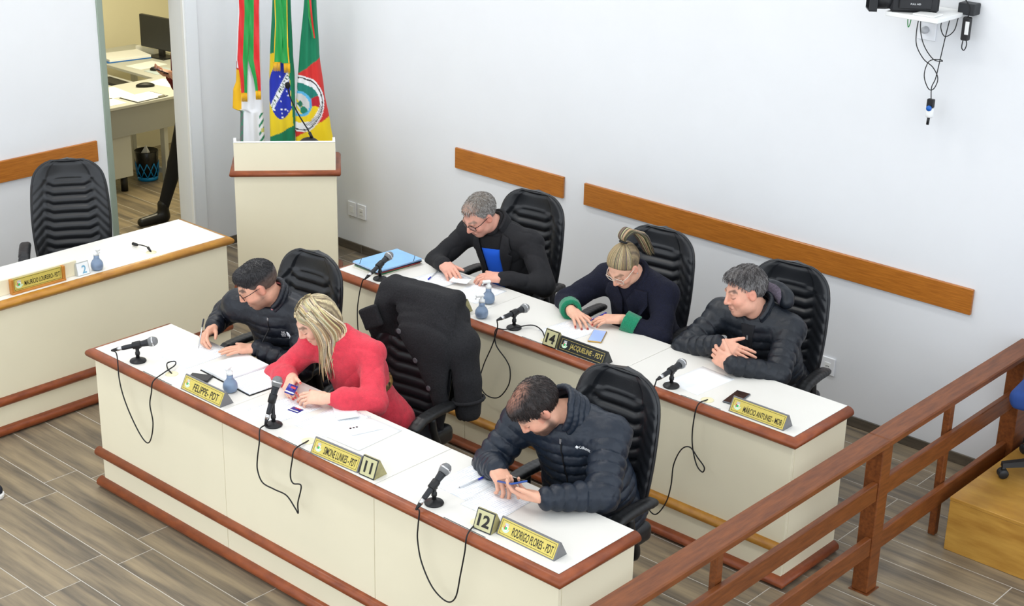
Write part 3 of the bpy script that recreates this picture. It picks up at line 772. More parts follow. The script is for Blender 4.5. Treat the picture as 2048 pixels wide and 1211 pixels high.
    def fuzz(s, n, length, rgbs, r=0.0012, crown=(0, -0.045, 0.125), keep=None, lift=0.0025, seed=1, name='hair_strands', dirn=None):
        """short strands lying on the hair cap, combed away from the crown"""
        o, V, F = s.parts['hair']; rnd = random.Random(seed); C, R = s.J['HC'], s.R; b = MB(); Cc = []
        cen = V[F].mean(1); Q = (cen-C)@R/s.sc
        for i in rnd.sample(range(len(F)), min(len(F), n*3)):
            q = Q[i]; e = q-np.array((0, -0.02, 0.03)); nn = e/np.linalg.norm(e)
            if nn[2] < -0.75 or (keep and not keep(q)): continue
            t = q-np.array(crown) if dirn is None else np.array(dirn(q), float); t = t+np.array([rnd.gauss(0, 0.02) for _ in range(3)])*(1 if dirn is None else 8); t = t-nn*(t@nn); t = t/(np.linalg.norm(t)+1e-9)
            l = length*(0.6+0.8*rnd.random()); P = [q-nn*0.001, q+t*l*0.5+nn*lift, q+t*l+nn*lift*(0.2+rnd.random()*0.6)-nn*l*l*4]
            b.tube([C+R@(p_*s.sc)-s.loc for p_ in P], [r, r*0.9, r*0.35], 4, caps=False); c = rnd.choice(rgbs); Cc += [srgb(*c)[:3]]*12; n -= 1
            if n <= 0: break
        obj(name, mesh_arrays(name, b.v, b.f, True, np.array(Cc)), mat('hair_locks', (180, 160, 120), 0.40, attr='Col', var=0.15, vscale=200, spec=0.5), o)
    def glasses(s, rgb, w=0.024, hh=0.018, r=0.0017, y=0.1015, z=0.001, metal=0.3, rx=3.0):
        b = MB(); ls = []; tbs = []
        for sg in (-1, 1):
            pts = []
            for k in range(28):
                a = 2*math.pi*k/28; ca, sa = math.cos(a), math.sin(a); e = 2.0/rx
                pts.append(s.hp(sg*0.033+w*abs(ca)**e*(1 if ca > 0 else -1), y-0.010*abs(sg*0.033+w*ca*1.0)/0.05*0.8, z+hh*abs(sa)**e*(1 if sa > 0 else -1)))
            b.tube([p-s.loc for p in pts], r, 6, closed=True)
            ls.append(MB().add([p-s.loc for p in pts], [tuple(range(28))])); tb = MB(); tbs.append(tb)
            x_ = sg*(0.033+w)
            tb.tube([s.hp(x_, y-0.010, z+0.006)-s.loc, s.hp(sg*0.074, 0.060, z+0.009)-s.loc, s.hp(sg*0.082, -0.004, z+0.012)-s.loc, s.hp(sg*0.079, -0.022, z-0.006)-s.loc], r*1.1, 6)
        b.tube([s.hp(-0.010, y, z+0.005)-s.loc, s.hp(0, y+0.004, z+0.008)-s.loc, s.hp(0.010, y, z+0.005)-s.loc], r, 6)
        m = mat('spectacle_frame_%d' % rgb[0], rgb, 0.3, metal=metal)
        o = b.build('glasses', m, s.t)
        for q_ in tbs: q_.build('temple', m, o)
        for q_ in ls: q_.build('lens', mat('clear_lens', (245, 248, 250), 0.02, alpha=0.14, spec=0.6), o)
    def collar(s, material, r=0.074, tube=0.018, h0=-0.005, h1=0.055, gap=50, tilt=0.25, name='collar', flare=0.012, drop=0.0):
        J = s.J; ax = nrm(J['HC']-J['N']+s.A*0.12); Rv = nrm(s.Rv-ax*(s.Rv@ax)); Fv = np.cross(ax, Rv); Fv = nrm(Fv)
        f = Field(J['N']-0.16, J['N']+0.18, 0.005)
        for lev in range(4):
            t = lev/3; c = J['N']+ax*(h0+(h1-h0)*t)+Fv*0.008; rad = r+flare*t
            pp = []
            for k in range(25):
                a = math.radians(gap+(360-2*gap)*k/24); pp.append(c+Fv*rad*1.05*math.cos(a)+Rv*rad*math.sin(a)-ax*tilt*max(0, math.cos(a))*0.06-ax*drop*(0.5+0.5*math.cos(a)))
            for a_, b_ in zip(pp[:-1], pp[1:]): f.u(rc(a_, b_, tube*(1-0.25*t), tube*(1-0.25*t)), 0.004)
        return s.emit(name, f, material)
    def decal(s, target, name, poly, origin, u, v, material, off=0.004, thick=0.0025, cuts=5, parent=None, reach=0.30):
        """cloth patch: polygon in the (u, v) plane at origin, dropped on to the target surface"""
        import bmesh
        u, v = nrm(u), np.array(v, float); v = nrm(v-u*(v@u)); n = np.cross(u, v); bv = s.bvh(target) if isinstance(target, str) else target
        bm = bmesh.new(); vs = [bm.verts.new((a, b, 0)) for a, b in poly]; bm.faces.new(vs)
        bmesh.ops.triangulate(bm, faces=bm.faces[:]); bmesh.ops.subdivide_edges(bm, edges=bm.edges[:], cuts=cuts, use_grid_fill=True); bmesh.ops.triangulate(bm, faces=bm.faces[:])
        me = bpy.data.meshes.new(name); bm.to_mesh(me); bm.free(); V = []
        last = 0.0
        for vt in me.vertices:
            p = origin+u*vt.co.x+v*vt.co.y; hit = bv.ray_cast(Vector(p+n*reach), Vector(-n))
            dd = float((np.array(hit[0])-p)@n) if hit[0] is not None else last
            last = dd; V.append((p+n*(dd+off)))
        F = [tuple(p.vertices) for p in me.polygons]; nv = len(V); bpy.data.meshes.remove(me)
        ed = {}
        for q in F:
            for i in range(len(q)): e = (q[i], q[(i+1) % len(q)]); ed[e] = 1
        rim = [e for e in ed if (e[1], e[0]) not in ed]
        V2 = V+[p-n*thick for p in V]; F2 = F+[tuple(i+nv for i in q[::-1]) for q in F]+[(b, a, a+nv, b+nv) for a, b in rim]
        b = MB().add([p-s.loc for p in V2], F2, True); me = b.mesh(name); return obj(name, me, material, parent or s.t)
    def print_text(s, target, txt, origin, u, v, w, hgt, material, name='logo', parent=None, off=0.002, bold=0.01):
        u, v = nrm(u), np.array(v, float); v = nrm(v-u*(v@u)); n = np.cross(u, v); bv = s.bvh(target)
        me = fit_text(txt, w, hgt, bold=bold)
        for vt in me.vertices:
            p = origin+u*vt.co.x+v*vt.co.y; hit = bv.ray_cast(Vector(p+n*0.155), Vector(-n)); dd = float((np.array(hit[0])-p)@n) if hit[0] is not None else 0
            vt.co = Vector(p+n*(dd+off)-s.loc)
        return obj(name, me, material, parent or s.t)

M_PUFF = lambda nm, rgb: mat(nm, rgb, 0.40, var=0.10, vscale=12, bump=0.55, bscale=48, spec=0.45)
M_WHITEPRINT = mat('white_print', (236, 238, 240), 0.6)
ZIPM = mat('zip_metal', (190, 192, 196), 0.3, metal=0.8)
def hair_mat(nm, rgb, var=0.18, sc=60, st=(1, 1, 1), attr=None): return mat(nm, rgb, 0.42, var=var, vscale=sc, stretch=st, bump=0.35, bscale=160, attr=attr, spec=0.45)
def zipper(p, origin_top, origin_bot, target, n=14):
    bv = p.bvh(target); pts = []
    for k in range(n+1):
        q = lerp(origin_top, origin_bot, k/n); hit = bv.ray_cast(Vector(q+p.F*0.3), Vector(-p.F))
        if hit[0] is not None: pts.append(np.array(hit[0])+p.F*0.001-p.loc)
    if len(pts) > 2: MB().tube(pts, 0.0035, 6).build('zip', mat('zip_black', (16, 17, 20), 0.4), p.t)
    if len(pts) > 2: MB().box(-0.004, 0.004, -0.002, 0.004, -0.022, 0.0, trn(*(pts[0]+p.F*0.004))).build('zip_pull', ZIPM, p.t)

# ---------------------------------------------------------------- man writing, black puffer jacket
def man_writing():
    J = dict(HC=(3.150, -2.815, 1.125), N=(3.175, -2.705, 1.000), SL=(3.335, -2.655, 0.955), SR=(2.965, -2.790, 0.945), P=(3.13, -2.52, 0.54),
             WL=(3.215, -2.885, 0.822), WR=(2.885, -2.900, 0.840), poleL=np.array((0.8, 0.25, -0.5)), poleR=np.array((-0.6, 0.5, -0.2)))
    p = Person('person', 'man with dark cropped hair and glasses in black puffer jacket writing on paper', J, head_frame(32, 32, 4), bulk=1.05)
    def paint(mixc, q, x, y, z, g):
        mixc(0.62*np.clip((-0.030-z)/0.02, 0, 1)*np.clip((y+0.02)/0.03, 0, 1)*(1-g(np.sqrt((x-0.034)**2+(z+0.030)**2), 0.022))*(1-0.9*g(z+0.063, 0.008)*g(x, 0.02)), (84, 64, 54))
        mixc(0.55*np.clip((z+0.05)/0.03, 0, 1)*np.clip((-y-0.01)/0.02, 0, 1), (90, 74, 66))
        mixc(0.5*g(y-0.012, 0.012)*(x > 0.05)*(z > -0.05), (96, 78, 68))
    p.browc = (38, 30, 28)
    p.body([('L', (-0.57, -0.82, 0.02), (0, 0, -1), (0.14, 0.12, 0.12, 0.14), dict(spread=0.12, thumb=(0.75, 0.6, 0.0, 0.2))),
            ('R', (0.36, -0.92, -0.10), (0.65, 0.05, -0.75), (0.62, 0.75, 0.9, 0.95), dict(spread=0.04, thumb=(0.75, 0.35, 0.55, 0.5)))], jaw=1.06, paint=paint)
    def hc(q):
        x, y, z = np.abs(q[:, 0]), q[:, 1], q[:, 2]; w = np.clip((0.050-z)/0.05, 0, 1)[:, None]*0.75
        return np.array(srgb(34, 33, 36)[:3])*(1-w)+np.array(srgb(112, 94, 84)[:3])*w
    p.hair([('e', (0, -0.020, 0.034), (0.0795, 0.101, 0.0905)), ('e', (0, 0.035, 0.085), (0.060, 0.050, 0.035), 0.02)], [('h', (0, 0.078, 0.066), (0, 0.74, -0.67)), ('e', (0, 0.115, 0.030), (0.062, 0.055, 0.042)), ('h', (0, -0.05, -0.060), (0, -0.2, -1))],
           hair_mat('dark_cropped_hair', (34, 33, 36), attr='Col'), col=hc, noise=(0.0010, 260))
    p.fuzz(1500, 0.010, [(34, 33, 36), (48, 46, 48), (26, 25, 28)], r=0.0010, keep=lambda q: q[2] > 0.045)
    p.glasses((28, 26, 28), w=0.025, hh=0.0165)
    m = M_PUFF('black_puffer', (24, 28, 37)); J = p.J
    f = Field(*bounds([J['SL'], J['SR'], J['EL'], J['ER'], J['WL'], J['WR'], J['P']], 0.20), 0.0048)
    q = (0.056, 0.0110); p.torso(f, 0.026, q); p.sleeves(f, (0.074, 0.066, 0.062, 0.046), q, 0.03, back=0.012)
    f.disp(lambda X, Y, Z: 0.0022*nsin(X, Y, Z, 62, 1.0)+0.0012*nsin(X, Y, Z, 150, 0.5)); f.op(half((0, 0, TABLE+0.003), (0, 0, -1)), 0, 'i') if False else None
    f.cut(el(J['N']+p.A*0.075+p.F*0.035, (0.062, 0.062, 0.075), p.M), 0.01)
    p.emit('jacket', f, m)
    p.collar(m, 0.075, 0.017, -0.01, 0.070, gap=32, tilt=0.6, flare=0.006)
    shirt = mat('pink_shirt', (206, 132, 140), 0.8, bump=0.1, bscale=300); p.collar(shirt, 0.062, 0.010, 0.0, 0.052, gap=22, tilt=0.5, name='shirt_collar')
    zipper(p, J['N']+p.F*0.05-p.A*0.02, J['N']-p.A*0.30, 'jacket')
    o = J['N']-p.A*0.092-p.Rv*0.048; sd = nrm(p.F*0.98-p.Rv*0.20); uu = np.cross(p.A, sd); uu = nrm(-uu) if uu@p.Rv > 0 else nrm(uu)
    for i, tx in enumerate(('THE', 'NORTH', 'FACE')):
        p.print_text('jacket', tx, o-p.A*0.011*i, uu, p.A, 0.018 if i == 0 else 0.026 if i == 1 else 0.022, 0.0085, M_WHITEPRINT, 'logo')
    pts = [(0.016, -0.030)]+[(0.016+r_*math.cos(a), -0.030+r_*math.sin(a)) for r_, a in [(0.028, math.radians(90*k/8)) for k in range(9)]]
    p.decal('jacket', 'logo', [(a+0.002, b+0.004) for a, b in pts], o, uu, p.A, M_WHITEPRINT, off=0.002, thick=0.001, cuts=2, reach=0.155)
    p.legs((30, 32, 38))
    return p
# ---------------------------------------------------------------- woman in the coral jumper
def on_cap(q, c, r, k=1.0):
    """push a head-local point on to the ellipsoid of a hair cap"""
    e = (np.array(q, float)-np.array(c))/np.array(r); return tuple(np.array(c)+e/np.linalg.norm(e)*k*np.array(r))
def strands(p, specs, name, material, r=0.006, seg=5, parent=None, rgbs=None):
    """tapered locks of hair, one mesh; specs: list of head-local polylines"""
    V = []; F = []; Cc = []
    rnd = random.Random(5)
    for i, pl in enumerate(specs):
        b = MB(); pts = smooth_path([p.hp(*q)-p.loc for q in pl], 6); n = len(pts)
        rr = [r*(0.75+0.5*math.sin(math.pi*min(1, 0.15+0.95*k/n)))*(1.0 if k < n-3 else 0.25+0.25*(n-1-k)) for k in range(n)]
        rr = [q_*min(1.0, 0.25+k/4) for k, q_ in enumerate(rr)]
        b.tube(pts, rr, seg); o = len(V); V += b.v; F += [tuple(j+o for j in q) for q in b.f]
        c = rnd.choice(rgbs); Cc += [srgb(*[max(0, min(255, v+rnd.randint(-8, 8))) for v in c])[:3]]*len(b.v)
    me = mesh_arrays(name, V, F, True, np.array(Cc)); return obj(name, me, material, parent or p.t)
BLOND = [(214, 196, 150), (186, 164, 118), (150, 128, 92), (232, 218, 180), (112, 94, 74), (200, 190, 160), (168, 160, 140)]
def woman_coral():
    J = dict(HC=(3.655, -2.875, 1.095), N=(3.735, -2.775, 0.985), SL=(3.885, -2.735, 0.935), SR=(3.590, -2.845, 0.925), P=(3.83, -2.62, 0.54),
             WL=(3.915, -3.045, 0.830), WR=(3.640, -3.020, 0.835), poleL=np.array((0.7, 0.35, -0.45)), poleR=np.array((-0.8, 0.3, -0.3)))
    p = Person('person', 'blonde woman in coral knit jumper unwrapping a small blue packet at the front desk', J, head_frame(26, 34, 4), female=True, bulk=0.90, skin=(232, 184, 160))
    p.browc = (92, 70, 52)
    p.body([('L', (-0.80, -0.58, 0.0), (-0.35, 0.25, -0.85), (0.38, 0.5, 0.6, 0.7), dict(spread=0.08, thumb=(0.8, 0.45, 0.25, 0.3))),
            ('R', (0.62, -0.78, -0.02), (0.60, 0.30, -0.70), (0.45, 0.55, 0.65, 0.7), dict(spread=0.06, thumb=(0.8, 0.45, 0.3, 0.3)))], sc=0.94, jaw=0.92, nails=(200, 30, 40), hsc=0.86)
    hm = hair_mat('blonde_streaked_hair', (180, 160, 120), attr='Col', var=0.25, sc=120)
    def hc(q):
        w = np.clip(0.5+0.9*np.sin(q[:, 0]*230+3*np.sin(q[:, 1]*50))*np.cos(q[:, 0]*71), 0, 1)[:, None]
        return np.array(srgb(206, 190, 150)[:3])*w+np.array(srgb(120, 104, 82)[:3])*(1-w)
    p.hair([('e', (0, -0.022, 0.036), (0.086, 0.106, 0.096)), ('e', (0, -0.055, -0.03), (0.080, 0.07, 0.09), 0.03)], [('h', (0, 0.070, 0.062), (0, 0.80, -0.60)), ('e', (0, 0.108, 0.0), (0.066, 0.066, 0.085))], hm, col=hc, noise=(0.0016, 150))
    rnd = random.Random(3); sp = []
    for sg in (-1, 1):
        for k in range(120):
            t = rnd.random(); ph = rnd.random()
            x0 = sg*(0.006+0.020*ph); y0 = 0.055-0.12*t; z0 = 0.126-1.2*(y0-0.0)**2*2
            z0 = 0.036+0.099*math.sqrt(max(0.05, 1-((y0+0.022)/0.108)**2)); bow = 0.090+0.010*rnd.random()
            ylow = 0.045-0.14*t+rnd.uniform(-0.02, 0.02); ln = 0.16+0.10*rnd.random()
            sp.append([(x0, y0, z0+0.002), (sg*0.062, y0*0.9-0.002, z0-0.032), (sg*bow, ylow*0.75, 0.010), (sg*(bow+0.002), ylow+0.010, -0.075), (sg*(bow-0.010+0.02*rnd.random()), ylow+0.05, -0.13-0.02*rnd.random()), (sg*(bow-0.02+0.03*rnd.random()), ylow+0.085+0.03*rnd.random(), -ln-0.03)])
    oc = lambda *q_: on_cap(q_, (0, -0.022, 0.036), (0.086, 0.106, 0.096), 1.015)
    for k in range(34):  # fringe swept back and to the side
        t = k/33; sp.append([(-0.012, 0.064-0.02*t, 0.092+0.01*t), oc(0.022+0.01*t, 0.098-0.03*t, 0.092+0.010*t), oc(0.058+0.006*t, 0.075-0.03*t, 0.058), oc(0.084, 0.030-0.02*t, 0.006), (0.088, 0.028-0.02*t, -0.06)])
        sp.append([(-0.014, 0.060-0.02*t, 0.092+0.01*t), oc(-0.040-0.01*t, 0.088-0.03*t, 0.088+0.008*t), oc(-0.074, 0.050-0.03*t, 0.045), oc(-0.086, 0.020, -0.02), (-0.086, 0.045, -0.09)])
    strands(p, sp, 'hair_locks', mat('hair_locks', (180, 160, 120), 0.40, attr='Col', var=0.15, vscale=200, spec=0.5), r=0.0036, rgbs=BLOND, parent=p.parts['hair'][0])
    m = mat('coral_knit', (218, 58, 76), 0.85, var=0.10, vscale=40, bump=0.9, bscale=150, bstretch=(1, 1, 2.6), sheen=0.15); J = p.J
    f = Field(*bounds([J['SL'], J['SR'], J['EL'], J['ER'], J['WL'], J['WR'], J['P']], 0.20), 0.006)
    p.torso(f, 0.016, None, wide=0.95)
    for c in 'LR':
        S, E_, W = J['S'+c], J['E'+c], J['W'+c]; f.u(rc(S, E_, 0.062, 0.060), 0.03); f.u(rc(E_, lerp(E_, W, 0.62), 0.060, 0.060), 0.03); f.u(rc(lerp(E_, W, 0.5), lerp(E_, W, 0.86), 0.060, 0.034), 0.02); f.u(rc(lerp(E_, W, 0.86), lerp(E_, W, 0.97), 0.033, 0.030), 0.008)
    f.disp(lambda X, Y, Z: 0.0020*nsin(X, Y, Z, 48, 2.0)+folds(X, Y, Z, 0.015, 36, 2.0))
    f.cut(el(J['N']+p.A*0.07+p.F*0.03, (0.055, 0.060, 0.07), p.M), 0.01)
    p.emit('jumper', f, m)
    p.collar(m, 0.064, 0.012, -0.008, 0.024, gap=4, tilt=0.8, flare=-0.002, name='neckband')
    fb = Field(*bounds([J['P']+0.24, J['P']-0.24], 0.08), 0.006); p.torso(fb, 0.0215, None, wide=0.95); wa = lerp(J['P'], J['N'], 0.42)
    fb.op(half(wa+p.A*0.016, p.A), 0, 'i'); fb.op(half(wa-p.A*0.016, -p.A), 0, 'i')
    p.emit('belt', fb, mat('animal_print_belt', (30, 24, 20), 0.5, rgb2=(196, 150, 84), vscale=34, stretch=(1, 1, 0.6)))
    b = MB(); c = lerp(J['EL'], J['WL'], 0.985); b.tube([c-p.loc+np.array((0.026*math.cos(a)*0.4, 0.026*math.cos(a)*0.7, 0.026*math.sin(a))) for a in [2*math.pi*k/20 for k in range(20)]], 0.0028, 6, closed=True).build('bracelet', mat('pale_gold', (226, 206, 160), 0.25, metal=0.8), p.t)
    p.legs((40, 36, 40))
    return p
# ---------------------------------------------------------------- balding man with the phone
def man_phone():
    J = dict(HC=(5.050, -2.875, 1.105), N=(5.125, -2.735, 1.035), SL=(5.300, -2.690, 0.985), SR=(4.900, -2.795, 0.955), P=(5.13, -2.53, 0.54),
             WL=(5.290, -3.085, 0.850), WR=(4.985, -3.050, 0.860), poleL=np.array((0.8, 0.3, -0.5)), poleR=np.array((-0.6, 0.5, -0.3)), kR=0.86)
    p = Person('person', 'bearded man with thinning dark hair in slate blue puffer jacket tapping a phone', J, head_frame(28, 50, 0), bulk=1.12)
    p.browc = (34, 26, 24)
    def paint(mixc, q, x, y, z, g):
        mixc(0.85*np.clip((-0.045-z)/0.012, 0, 1)*np.clip((y+0.01)/0.03, 0, 1)*(1-g(np.sqrt((x-0.036)**2+(z+0.034)**2), 0.020)), (48, 38, 34))
        mixc(0.75*g(y-0.010, 0.016)*(x > 0.045)*(z > -0.09)*(z < 0.03), (50, 40, 36))
        mixc(0.8*g(z+0.0485, 0.0065)*(x < 0.028)*(y > 0.07), (44, 34, 30))
    p.body([('L', (-0.90, -0.38, 0.02), (0.05, 0.25, 0.95), (0.45, 0.5, 0.5, 0.55), dict(spread=0.06, thumb=(0.85, 0.35, 0.35, 0.3))),
            ('R', (0.88, -0.42, -0.16), (-0.1, 0.0, -1.0), (0.22, 0.85, 1.0, 1.05), dict(spread=0.05, thumb=(0.75, 0.35, 0.45, 0.4)))], jaw=1.10, paint=paint, hsc=1.0)
    def hc(q):
        d = np.sqrt((q[:, 0]/0.050)**2+((q[:, 1]-0.005)/0.075)**2); w = (np.clip(1.25-d, 0, 1)*(q[:, 2] > 0.06)*(0.62+0.38*np.sin(q[:, 0]*420)*np.sin(q[:, 1]*260)))[:, None]
        return np.array(srgb(40, 33, 32)[:3])*(1-w)+np.array(srgb(176, 122, 100)[:3])*w
    p.hair([('e', (0, -0.022, 0.033), (0.083, 0.104, 0.0915)), ('e', (0, 0.045, 0.078), (0.062, 0.052, 0.034), 0.02)], [('h', (0, 0.086, 0.060), (0, 0.76, -0.65)), ('e', (0, 0.122, 0.020), (0.055, 0.055, 0.040)), ('h', (0, -0.05, -0.075), (0, -0.2, -1))],
           hair_mat('thinning_dark_hair', (40, 33, 32), attr='Col', sc=110), col=hc, noise=(0.0022, 170))
    m = M_PUFF('slate_puffer', (25, 34, 47)); J = p.J
    f = Field(*bounds([J['SL'], J['SR'], J['EL'], J['ER'], J['WL'], J['WR'], J['P']], 0.22), 0.0048)
    q = (0.050, 0.0115); p.torso(f, 0.030, q); p.sleeves(f, (0.082, 0.074, 0.070, 0.050), q, 0.03, back=0.010)
    f.disp(lambda X, Y, Z: 0.0026*nsin(X, Y, Z, 70, 0.3)+0.0013*nsin(X, Y, Z, 150, 0.2)); f.cut(el(J['N']+p.A*0.085+p.F*0.04, (0.066, 0.07, 0.08), p.M), 0.01)
    p.emit('jacket', f, m); p.collar(m, 0.084, 0.019, -0.01, 0.085, gap=28, tilt=0.9, flare=0.004)
    p.fuzz(1700, 0.020, [(40, 33, 32), (54, 44, 42), (28, 24, 24)], r=0.0012, keep=lambda q: not ((q[0]/0.045)**2+((q[1]-0.005)/0.065)**2 < 1 and q[2] > 0.06) or random.random() < 0.18)
    zipper(p, J['N']+p.F*0.05-p.A*0.03, J['N']-p.A*0.30, 'jacket')
    sd = nrm(p.F*0.92-p.Rv*0.40); uu = nrm(np.cross(p.A, sd)); uu = -uu if uu@p.Rv > 0 else uu
    o = J['N']-p.A*0.062-p.Rv*0.058
    p.print_text('jacket', 'Columbia', o, uu, p.A, 0.058, 0.013, M_WHITEPRINT)
    p.decal('jacket', 'logo', [(0, 0.008), (-0.008, 0), (0, -0.008), (0.008, 0)], o-uu*0.038, uu, p.A, M_WHITEPRINT, off=0.002, thick=0.001, cuts=1, reach=0.155)
    ea = lerp(J['EL'], J['WL'], 0.80); dn = np.array((0.55, -0.8, 0.1)); ax = nrm(J['WL']-J['EL']); vv = np.cross(dn, ax)
    p.print_text('jacket', 'OMNI-HEAT', ea, nrm(np.cross(ax, dn))*-1 if False else nrm(np.cross(dn, ax)), -ax if False else ax, 0.050, 0.007, M_WHITEPRINT, 'sleeve_logo')
    gb = mat('gold_bracelet', (206, 158, 60), 0.3, metal=0.9); c = J['WR']+nrm(J['ER']-J['WR'])*0.004; ax = nrm(J['WR']-J['ER']); e1 = nrm(np.cross(ax, (0, 0, 1))); e2 = np.cross(ax, e1)
    MB().tube([c-p.loc+e1*0.031*math.cos(a)+e2*0.031*math.sin(a) for a in [2*math.pi*k/24 for k in range(24)]], 0.0034, 6, closed=True).build('bracelet', gb, p.t)
    p.legs((34, 40, 56)); return p
# ---------------------------------------------------------------- grey-haired man in the blazer
def man_blazer():
    J = dict(HC=(3.140, -1.200, 1.115), N=(3.180, -1.075, 1.005), SL=(3.385, -1.035, 0.950), SR=(2.985, -1.110, 0.945), P=(3.20, -0.88, 0.54),
             WL=(3.415, -1.300, 0.832), WR=(3.045, -1.385, 0.835), poleL=np.array((0.8, 0.3, -0.5)), poleR=np.array((-0.8, 0.3, -0.4)))
    p = Person('person', 'older man with grey hair and glasses in dark blazer over bright blue jumper', J, head_frame(8, 36, 4), bulk=1.08, skin=(228, 170, 150))
    p.browc = (120, 104, 92)
    def paint(mixc, q, x, y, z, g):
        mixc(0.25*np.clip((-0.05-z)/0.02, 0, 1)*np.clip((y+0.0)/0.03, 0, 1), (170, 140, 126))
    p.body([('L', (-0.85, -0.52, -0.02), (-0.25, 0.1, -0.95), (0.42, 0.5, 0.55, 0.6), dict(spread=0.05, thumb=(0.8, 0.5, 0.1, 0.25))),
            ('R', (0.90, -0.42, -0.04), (0.30, 0.1, -0.95), (0.45, 0.55, 0.65, 0.7), dict(spread=0.05, thumb=(0.8, 0.5, 0.15, 0.25)))], jaw=1.06, nose=1.15, paint=paint, hsc=1.0)
    def hc(q):
        w = (np.clip((q[:, 1]-0.0)/0.06, 0, 1)*(q[:, 2] > 0.08)*0.45)[:, None]; k = np.clip((q[:, 2]-0.02)/0.08, 0, 1)[:, None]
        c = np.array(srgb(150, 148, 146)[:3])*(1-k)+np.array(srgb(112, 104, 96)[:3])*k
        return c*(1-w)+np.array(srgb(196, 150, 130)[:3])*w
    p.hair([('e', (0, -0.023, 0.033), (0.0805, 0.101, 0.0905)), ('e', (0, 0.030, 0.086), (0.046, 0.050, 0.032), 0.02)], [('h', (0, 0.064, 0.078), (0, 0.76, -0.65)), ('e', (0.050, 0.095, 0.070), (0.036, 0.055, 0.035)), ('e', (-0.050, 0.095, 0.070), (0.036, 0.055, 0.035)), ('h', (0, -0.05, -0.065), (0, -0.2, -1))],
           hair_mat('grey_hair', (130, 124, 118), attr='Col', sc=120), col=hc, noise=(0.0013, 220))
    p.fuzz(1500, 0.016, [(150, 148, 146), (118, 110, 104), (178, 176, 172), (96, 88, 82)], r=0.0011, dirn=lambda q: (q[0]*3, 0.2 if q[2] > 0.08 else -0.1, -0.4))
    p.glasses((30, 24, 24), w=0.025, hh=0.019, r=0.0019, rx=2.6)
    m = mat('charcoal_wool_blazer', (26, 26, 30), 0.85, var=0.12, vscale=60, bump=0.35, bscale=60); J = p.J
    f = Field(*bounds([J['SL'], J['SR'], J['EL'], J['ER'], J['WL'], J['WR'], J['P']], 0.20), 0.006)
    p.torso(f, 0.020); p.sleeves(f, (0.070, 0.062, 0.058, 0.043), None, 0.03, back=0.008); f.disp(lambda X, Y, Z: 0.0020*nsin(X, Y, Z, 42, 0.7)+folds(X, Y, Z, 0.016, 34, 0.7))
    f.cut(el(J['N']+p.A*0.07+p.F*0.035, (0.060, 0.062, 0.07), p.M), 0.01); p.emit('blazer', f, m)
    c = J['N']-p.A*0.02; u_, v_ = -p.Rv, p.A
    blk = mat('black_knit_polo', (22, 22, 25), 0.9, bump=0.3, bscale=350); blu = mat('bright_blue_jumper', (22, 92, 214), 0.85, bump=0.3, bscale=380)
    p.collar(blk, 0.064, 0.014, -0.02, 0.055, gap=6, tilt=0.5, flare=0.0, name='polo_collar')
    p.decal('blazer', 'polo_front', [(-0.070, 0.02), (0.070, 0.02), (0.064, -0.050), (-0.060, -0.050)], c, u_, v_, blk, off=0.005)
    p.decal('blazer', 'jumper_front', [(-0.060, -0.046), (0.064, -0.046), (0.048, -0.300), (-0.044, -0.300)], c, u_, v_, blu, off=0.0065)
    p.decal('blazer', 'lapel', [(0.078, 0.03), (0.120, 0.01), (0.132, -0.06), (0.112, -0.075), (0.128, -0.092), (0.052, -0.300), (0.062, -0.09)], c, u_, v_, m, off=0.015, thick=0.006)
    p.decal('blazer', 'lapel', [(-0.078, 0.03), (-0.060, -0.09), (-0.046, -0.300), (-0.118, -0.092), (-0.104, -0.075), (-0.124, -0.06), (-0.112, 0.01)], c, u_, v_, m, off=0.015, thick=0.006)
    p.collar(m, 0.080, 0.013, 0.0, 0.050, gap=62, tilt=0.2, flare=0.004, name='blazer_collar')
    p.legs((44, 44, 52)); return p
